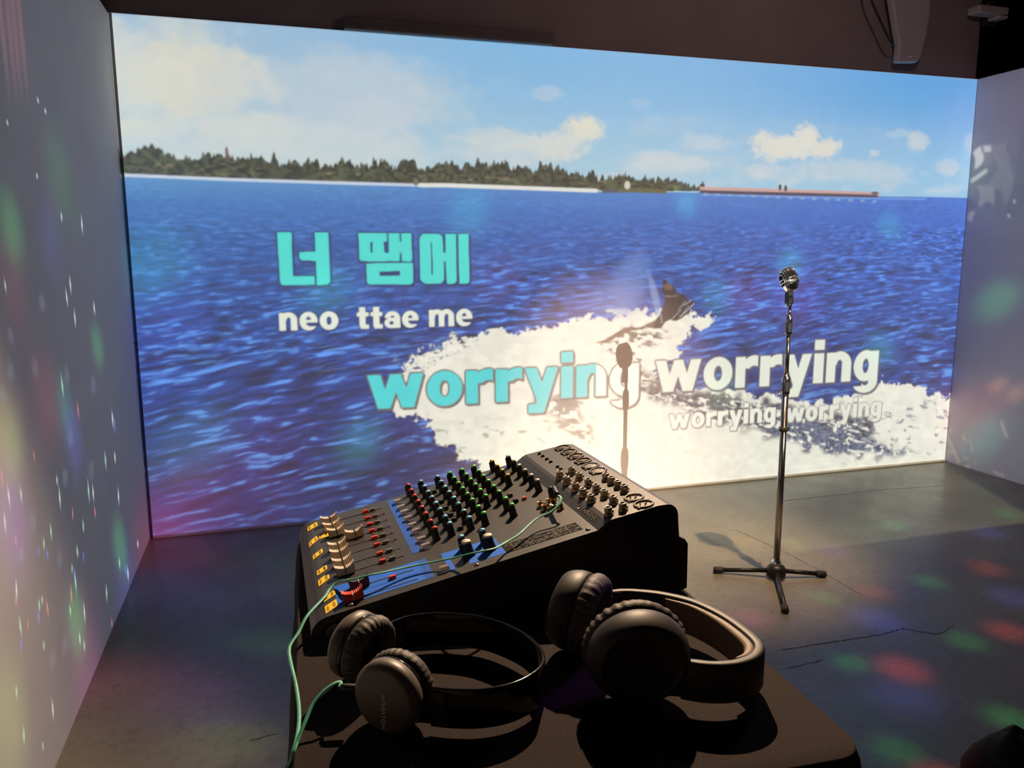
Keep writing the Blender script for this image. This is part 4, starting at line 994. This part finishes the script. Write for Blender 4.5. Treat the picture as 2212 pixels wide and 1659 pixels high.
# right pair: padded wider band, large full-size cups
bR = (.350, .630, ZT)
h2 = thing('headphones', 'bulky over-ear headphones with padded tan-lined band, nearer the right table edge', 'headphones', bR, 'headphones lying on the table')
pR = [(.312, .716), (.337, .715), (.356, .707), (.376, .693), (.396, .668), (.407, .632), (.409, .596), (.405, .572), (.391, .557), (.373, .551), (.356, .552), (.340, .558), (.326, .568)]
MB().sweep(band_path(rel(pR, bR), .030), lambda t: rrect(.0040+.0012*math.sin(math.pi*t), .0185, .003, 3)).build('headband', M_['shellb'], h2)
pRi = [(.3725, .6865), (.3905, .664), (.4005, .631), (.4023, .597), (.3988, .577), (.3878, .5645), (.374, .5595)]
MB().sweep(band_path(rel(pRi, bR), .030), lambda t: rrect(.0012+.0042*math.sin(math.pi*t), .0160, .0011+.003*math.sin(math.pi*t), 3)).build('band_lining', M_['lining'], h2)
RR_ = .0455
nR = Vector((-.22, -.97, -.06)).normalized()
ear_cup(h2, bR, (.2895, .5680, ZT+RR_*.93*1.07), nR, RR_, 'shellb', dep=.026, pad_t=.020, oval=.93, steps=False)
c2, T2 = ear_cup(h2, bR, (.2610, .7020, ZT+.0490), Vector((-.72, .66, .16)), RR_*.87, 'shellb', dep=.026, pad_t=.020, steps=False)
kb = MB()
for a in (1.05, 1.35, 1.62): kb.box((-.0035, -.0014, -.0010), (.0035, .0014, .0014), T2 @ Matrix.Rotation(a, 4, 'Z') @ TR((RR_*.872, 0, .019)) @ frame((1, 0, 0), (0, 1, 0)))
kb.build('control_buttons', M_['blackp'], c2)
MB().sweep(band_path(rel([(.300, .584), (.312, .575), (.326, .568), (.345, .557)], bR), .031, 4), rrect(.0048, .0170, .003, 2)).build('band_hinge', M_['shellb'], h2)
MB().sweep(band_path(rel([(.288, .706), (.300, .713), (.318, .7165), (.336, .715)], bR), .031, 4), rrect(.0048, .0170, .003, 2)).build('band_hinge', M_['shellb'], h2)

# ------------------------------------------------------------------ mint cable: from the console socket across the faders, off the table and back to the left headphones
def c2_(x, y): return (820+x/5.183, 940+y/5.183)
def o65(x, y): return (650+x/6.914, 1100+y/6.914)
def pan(px, py, dz):
    d = ray(px, py); t = (ZT+HF-S1*MX+dz-EYE)/(d.z-S1*d.x); return Vector((0, 0, EYE))+d*t
cp = [pan(*c2_(1990, 668), .024), pan(*c2_(2030, 705), .022), pan(*c2_(2005, 780), .018), pan(*c2_(1915, 860), .014), pan(*c2_(1750, 940), .012), pan(*c2_(1560, 1110), .010), pan(*c2_(1420, 1195), .010), pan(*c2_(1300, 1262), .014), pan(*c2_(1180, 1292), .017), pan(*c2_(1000, 1330), .016), pan(*c2_(850, 1370), .010), pan(*c2_(600, 1418), .008), pan(*c2_(300, 1480), .009), pan(*o65(1080, 972), .0155), pan(*o65(905, 1010), .0150), pan(*o65(745, 1052), .0140), pan(*o65(600, 1068), .008), pan(*o65(520, 1105), .005), pan(*o65(420, 1205), .003), pan(*o65(350, 1312), .0035)]
def dn(px, py, y, x=None): return on_y(px, py, y)
F2 = lambda x, y: (560+x/2.97, 1100+y/2.97)
cp += [on_y(*F2(310, 680), .795), on_y(*F2(255, 785), .775), on_y(*F2(205, 860), .76), on_y(*F2(190, 905), .75), on_y(*F2(198, 965), .735), on_y(*F2(213, 1035), .715), on_z(*F2(235, 1130), ZT+.007), on_z(*F2(250, 1225), ZT+.004)]
cp += [on_z(*F2(256, 1310), ZT+.003), on_z(*F2(252, 1400), ZT+.0025), on_z(*F2(234, 1500), ZT+.0022), on_z(*F2(200, 1600), ZT-.004), on_z(*F2(166, 1690), ZT-.024), on_z(*F2(160, 1760), ZT-.06), on_z(*F2(168, 1760), ZT-.05)]
cp += [on_z(*F2(178, 1690), ZT-.016), on_z(*F2(214, 1580), ZT+.001), on_z(*F2(248, 1480), ZT+.007), on_z(*F2(292, 1370), ZT+.014), on_z(*F2(338, 1262), ZT+.021), on_z(*F2(400, 1180), ZT+.027), on_z(*F2(470, 1124), ZT+.031), on_z(*F2(520, 1107), ZT+.0310), Vector((.0415, .6408, ZT+.0303))]
cable = MB().tube(crom(cp, 8), .0018, 10, flat=.5).build('headphone_cable', M_['cable'])
tag(cable, 'mint green flat cable trailing over the faders and down the table side', 'cable')
pt = thing('cable_plug', 'small black jack plug of the mint cable in the console socket', 'plug', (MX+.3008, MY+.1048, ZT+top_z(.3008)+.003))
Tq = frame(NP, (1, 0, 0))
MB().lathe([(.0030, .0), (.0030, .004), (.0046, .0045), (.0046, .018), (.0036, .0225), (0, .023)], 18, Tq).build('plug_body', M_['blackp'], pt)
MB().lathe([(.0047, .006), (.0049, .0065), (.0049, .0085), (.0047, .009)], 18, Tq, cap=(False, False)).build('plug_ring', M_['gold'], pt)
e0 = Vector((MX+.3008, MY+.1048, ZT+top_z(.3008)+.003))
MB().tube(crom([NP*.018, NP*.0215+Vector((.003, -.002, 0)), cp[0]-e0], 5), .0030, 10).build('strain_relief', M_['blackp'], pt)

# ------------------------------------------------------------------ microphone on its stand
HB_ = Vector((2.214, 3.022, 0))
st_ = thing('microphone_stand', 'chrome floor stand with black three-legged base holding the microphone', 'microphone stand', HB_)
MB().lathe([(.030, .010), (.043, .012), (.044, .030), (.043, .050), (.036, .062), (.024, .070), (.016, .072)], 32).build('base_hub', M_['hub'], st_)
for (px, py, z) in ((1549, 1231, .016), (1776, 1240, .016), (1696, 1316, .014)):
    e = on_z(px, py, z)-HB_; d = Vector((e.x, e.y, 0)).normalized(); a0 = d*.036+Vector((0, 0, .036)); dv = (e-a0).normalized()
    lg_ = MB().tube([a0, e], .0105, 14).build('leg', M_['hub'], st_)
    MB().tube([e-dv*.030, e-dv*.024, e+dv*.014, e+dv*.018], [.012, .0155, .0155, .011], 16).build('rubber_foot', M_['rubber'], lg_)
def seg(z0, z1, r, m, name, prof=None):
    return MB().lathe(prof or [(r, z0), (r, z1)], 28).build(name, M_[m], st_)
seg(.068, .895, .0150, 'chromed', 'lower_tube')
seg(0, 0, 0, 'chrome', 'base_collar', [(.022, .068), (.022, .078), (.018, .090), (.0152, .092)])
seg(0, 0, 0, 'chromed', 'lower_clutch', [(.0165, .878), (.0185, .882), (.0185, .945), (.0165, .958), (.0105, .968)])
seg(.95, 1.165, .0098, 'chromed', 'upper_tube')
seg(0, 0, 0, 'chromed', 'upper_clutch', [(.0110, 1.148), (.0150, 1.153), (.0150, 1.212), (.0140, 1.228), (.0075, 1.238)])
seg(1.22, 1.272, .0070, 'chromed', 'top_rod')
gr = MB()
for k in range(6): gr.lathe([(.0186, .892+k*.007), (.0194, .8945+k*.007), (.0186, .897+k*.007)], 28, cap=(False, False))
gr.build('clutch_ribs', M_['blackp'], st_)
gr = MB()
for k in range(6): gr.lathe([(.0151, 1.160+k*.0075), (.0158, 1.1625+k*.0075), (.0151, 1.165+k*.0075)], 28, cap=(False, False))
gr.build('clutch_ribs', M_['blackp'], st_)
MB().lathe([(.0152, .705), (.0180, .707), (.0180, .725), (.0152, .727)], 24).box((.014, -.006, .708), (.028, .006, .724)).build('cable_clip', M_['rubber'], st_)
# swivel and vintage microphone head
MC = HB_+Vector((-.006, 0, 1.278))
mi = thing('microphone', 'shiny chrome vintage ribbed microphone on top of the stand', 'microphone', MC)
MB().taper(.0135, .0135, .0135, .0135, .006, .066).build('swivel_block', M_['blackp'], mi, .002)
MB().lathe([(.0145, -.005), (.0145, .010)], 24).build('swivel_nut', M_['chrome'], mi)
MB().lathe([(.0150, .060), (.0150, .070), (.010, .075)], 24).build('swivel_collar', M_['chrome'], mi)
TM = TR((-.006, 0, .114)) @ Matrix.Rotation(math.radians(-20), 4, 'X') @ Matrix.Rotation(math.radians(-11), 4, 'Y') @ Matrix.Rotation(math.radians(-14), 4, 'Z')
A_, B_, H_ = .0350, .0350, .0540
def sup(a, b, h, n=40, m=24, e=.62, z0=-1.0, z1=1.0):
    vs = []; fs = []
    sg = lambda x, p: math.copysign(abs(x)**p, x)
    for j in range(m+1):
        t = z0+(z1-z0)*j/m; ph = math.asin(max(-1, min(1, t)))
        for k in range(n):
            th = 2*math.pi*k/n; cz = max(0.0, math.cos(ph))**.55
            vs.append((a*cz*sg(math.cos(th), e), b*cz*sg(math.sin(th), e), h*t))
    for j in range(m):
        for k in range(n): q, w_ = j*n+k, j*n+(k+1) % n; fs.append((q, w_, w_+n, q+n))
    fs.append(tuple(range(n-1, -1, -1))); fs.append(tuple(range(m*n, (m+1)*n)))
    return vs, fs
body = MB(); body.add(*sup(A_*.93, B_*.93, H_*.95), TM, 0, True); body.build('inner_grille', M_['felt'], mi)
bw = MB(); bw.add(*sup(A_, B_, H_, z0=-.99, z1=-.42), TM, 0, True); bw.build('lower_shell', M_['chrome'], mi)
sgn = lambda x, p: math.copysign(abs(x)**p, x)
def rib_path(x):
    """one fin: a slice of the body at constant x, going up the front, over the top and down the back"""
    rows = [-.46+1.40*k/20 for k in range(21)]
    def halfb(t):
        cz = max(0.0, 1-t*t)**.275; ax = A_*cz
        if abs(x) >= ax*.985: return None
        c = (abs(x)/ax)**(1/.62); s = math.sqrt(max(0, 1-c*c)); return B_*cz*s**.62
    F = [(x, -halfb(t), H_*t) for t in rows if halfb(t) is not None]; Bk = [(x, halfb(t), H_*t) for t in reversed(rows) if halfb(t) is not None]
    return F+Bk
ribs_x = [A_*.93*(k/5) for k in range(-5, 6)]
for x in ribs_x:
    P = rib_path(max(-A_*.9, min(A_*.9, x)))
    if len(P) > 3: MB().tube([TM @ Vector(p) for p in P], .0020, 8).build('grille_rib', M_['chrome'], mi)
bd = MB(); 
for z_, k_ in ((.05, .018), (-.2, .018)):
    vs = []
    N_ = 40
    for k in range(N_+1):
        th = 2*math.pi*k/N_; cz = max(0, 1-z_*z_)**.275
        vs.append(TM @ Vector((A_*1.03*cz*sgn(math.cos(th), .62), B_*1.03*cz*sgn(math.sin(th), .62), H_*z_)))
    bd.tube(vs, .0028, 8)
bd.build('waist_band', M_['chrome'], mi)
fn_ = MB()
for k in range(11):
    x = A_*.8*(k/5-1)
    for yy in (-1,):
        cz = .98; c = min(1, (abs(x)/(A_*cz)))**(1/.62); yb = -B_*1.05*cz*math.sqrt(max(0, 1-c*c))**.62
        fn_.tube([TM @ Vector((x-.002, yb, H_*.03)), TM @ Vector((x+.002, yb-.002, -H_*.08)), TM @ Vector((x-.002, yb, -H_*.18))], .0022, 6)
fn_.build('badge_fins', M_['chrome'], mi)

# ------------------------------------------------------------------ dark bag at the lower right corner
bc = on_z(2160, 1700, 0.0)
def bagmesh():
    m_ = MB(); vs = []; fs = []; n = 36; rows = [(0, .115), (.02, .125), (.06, .118), (.10, .095), (.135, .06), (.160, .025), (.168, 0)]
    for z, r in rows:
        for k in range(n):
            a = 2*math.pi*k/n; rr = r*(1+.07*math.sin(3*a+.5)+.05*math.sin(5*a+z*20)); vs.append((rr*math.cos(a)*1.15-z*.10, rr*math.sin(a)*.8, z*(1+.05*math.sin(2*a))))
    for j in range(len(rows)-1):
        for k in range(n): a, b = j*n+k, j*n+(k+1) % n; fs.append((a, b, b+n, a+n))
    fs.append(tuple(range(n-1, -1, -1)))
    m_.add(vs, fs, None, 0, True); return m_
bg = bagmesh().build('bag', M_['bag']); bg.location = (bc.x+.055, bc.y+.01, 0)
tag(bg, 'slumped black bag on the floor at the bottom right corner', 'bag')
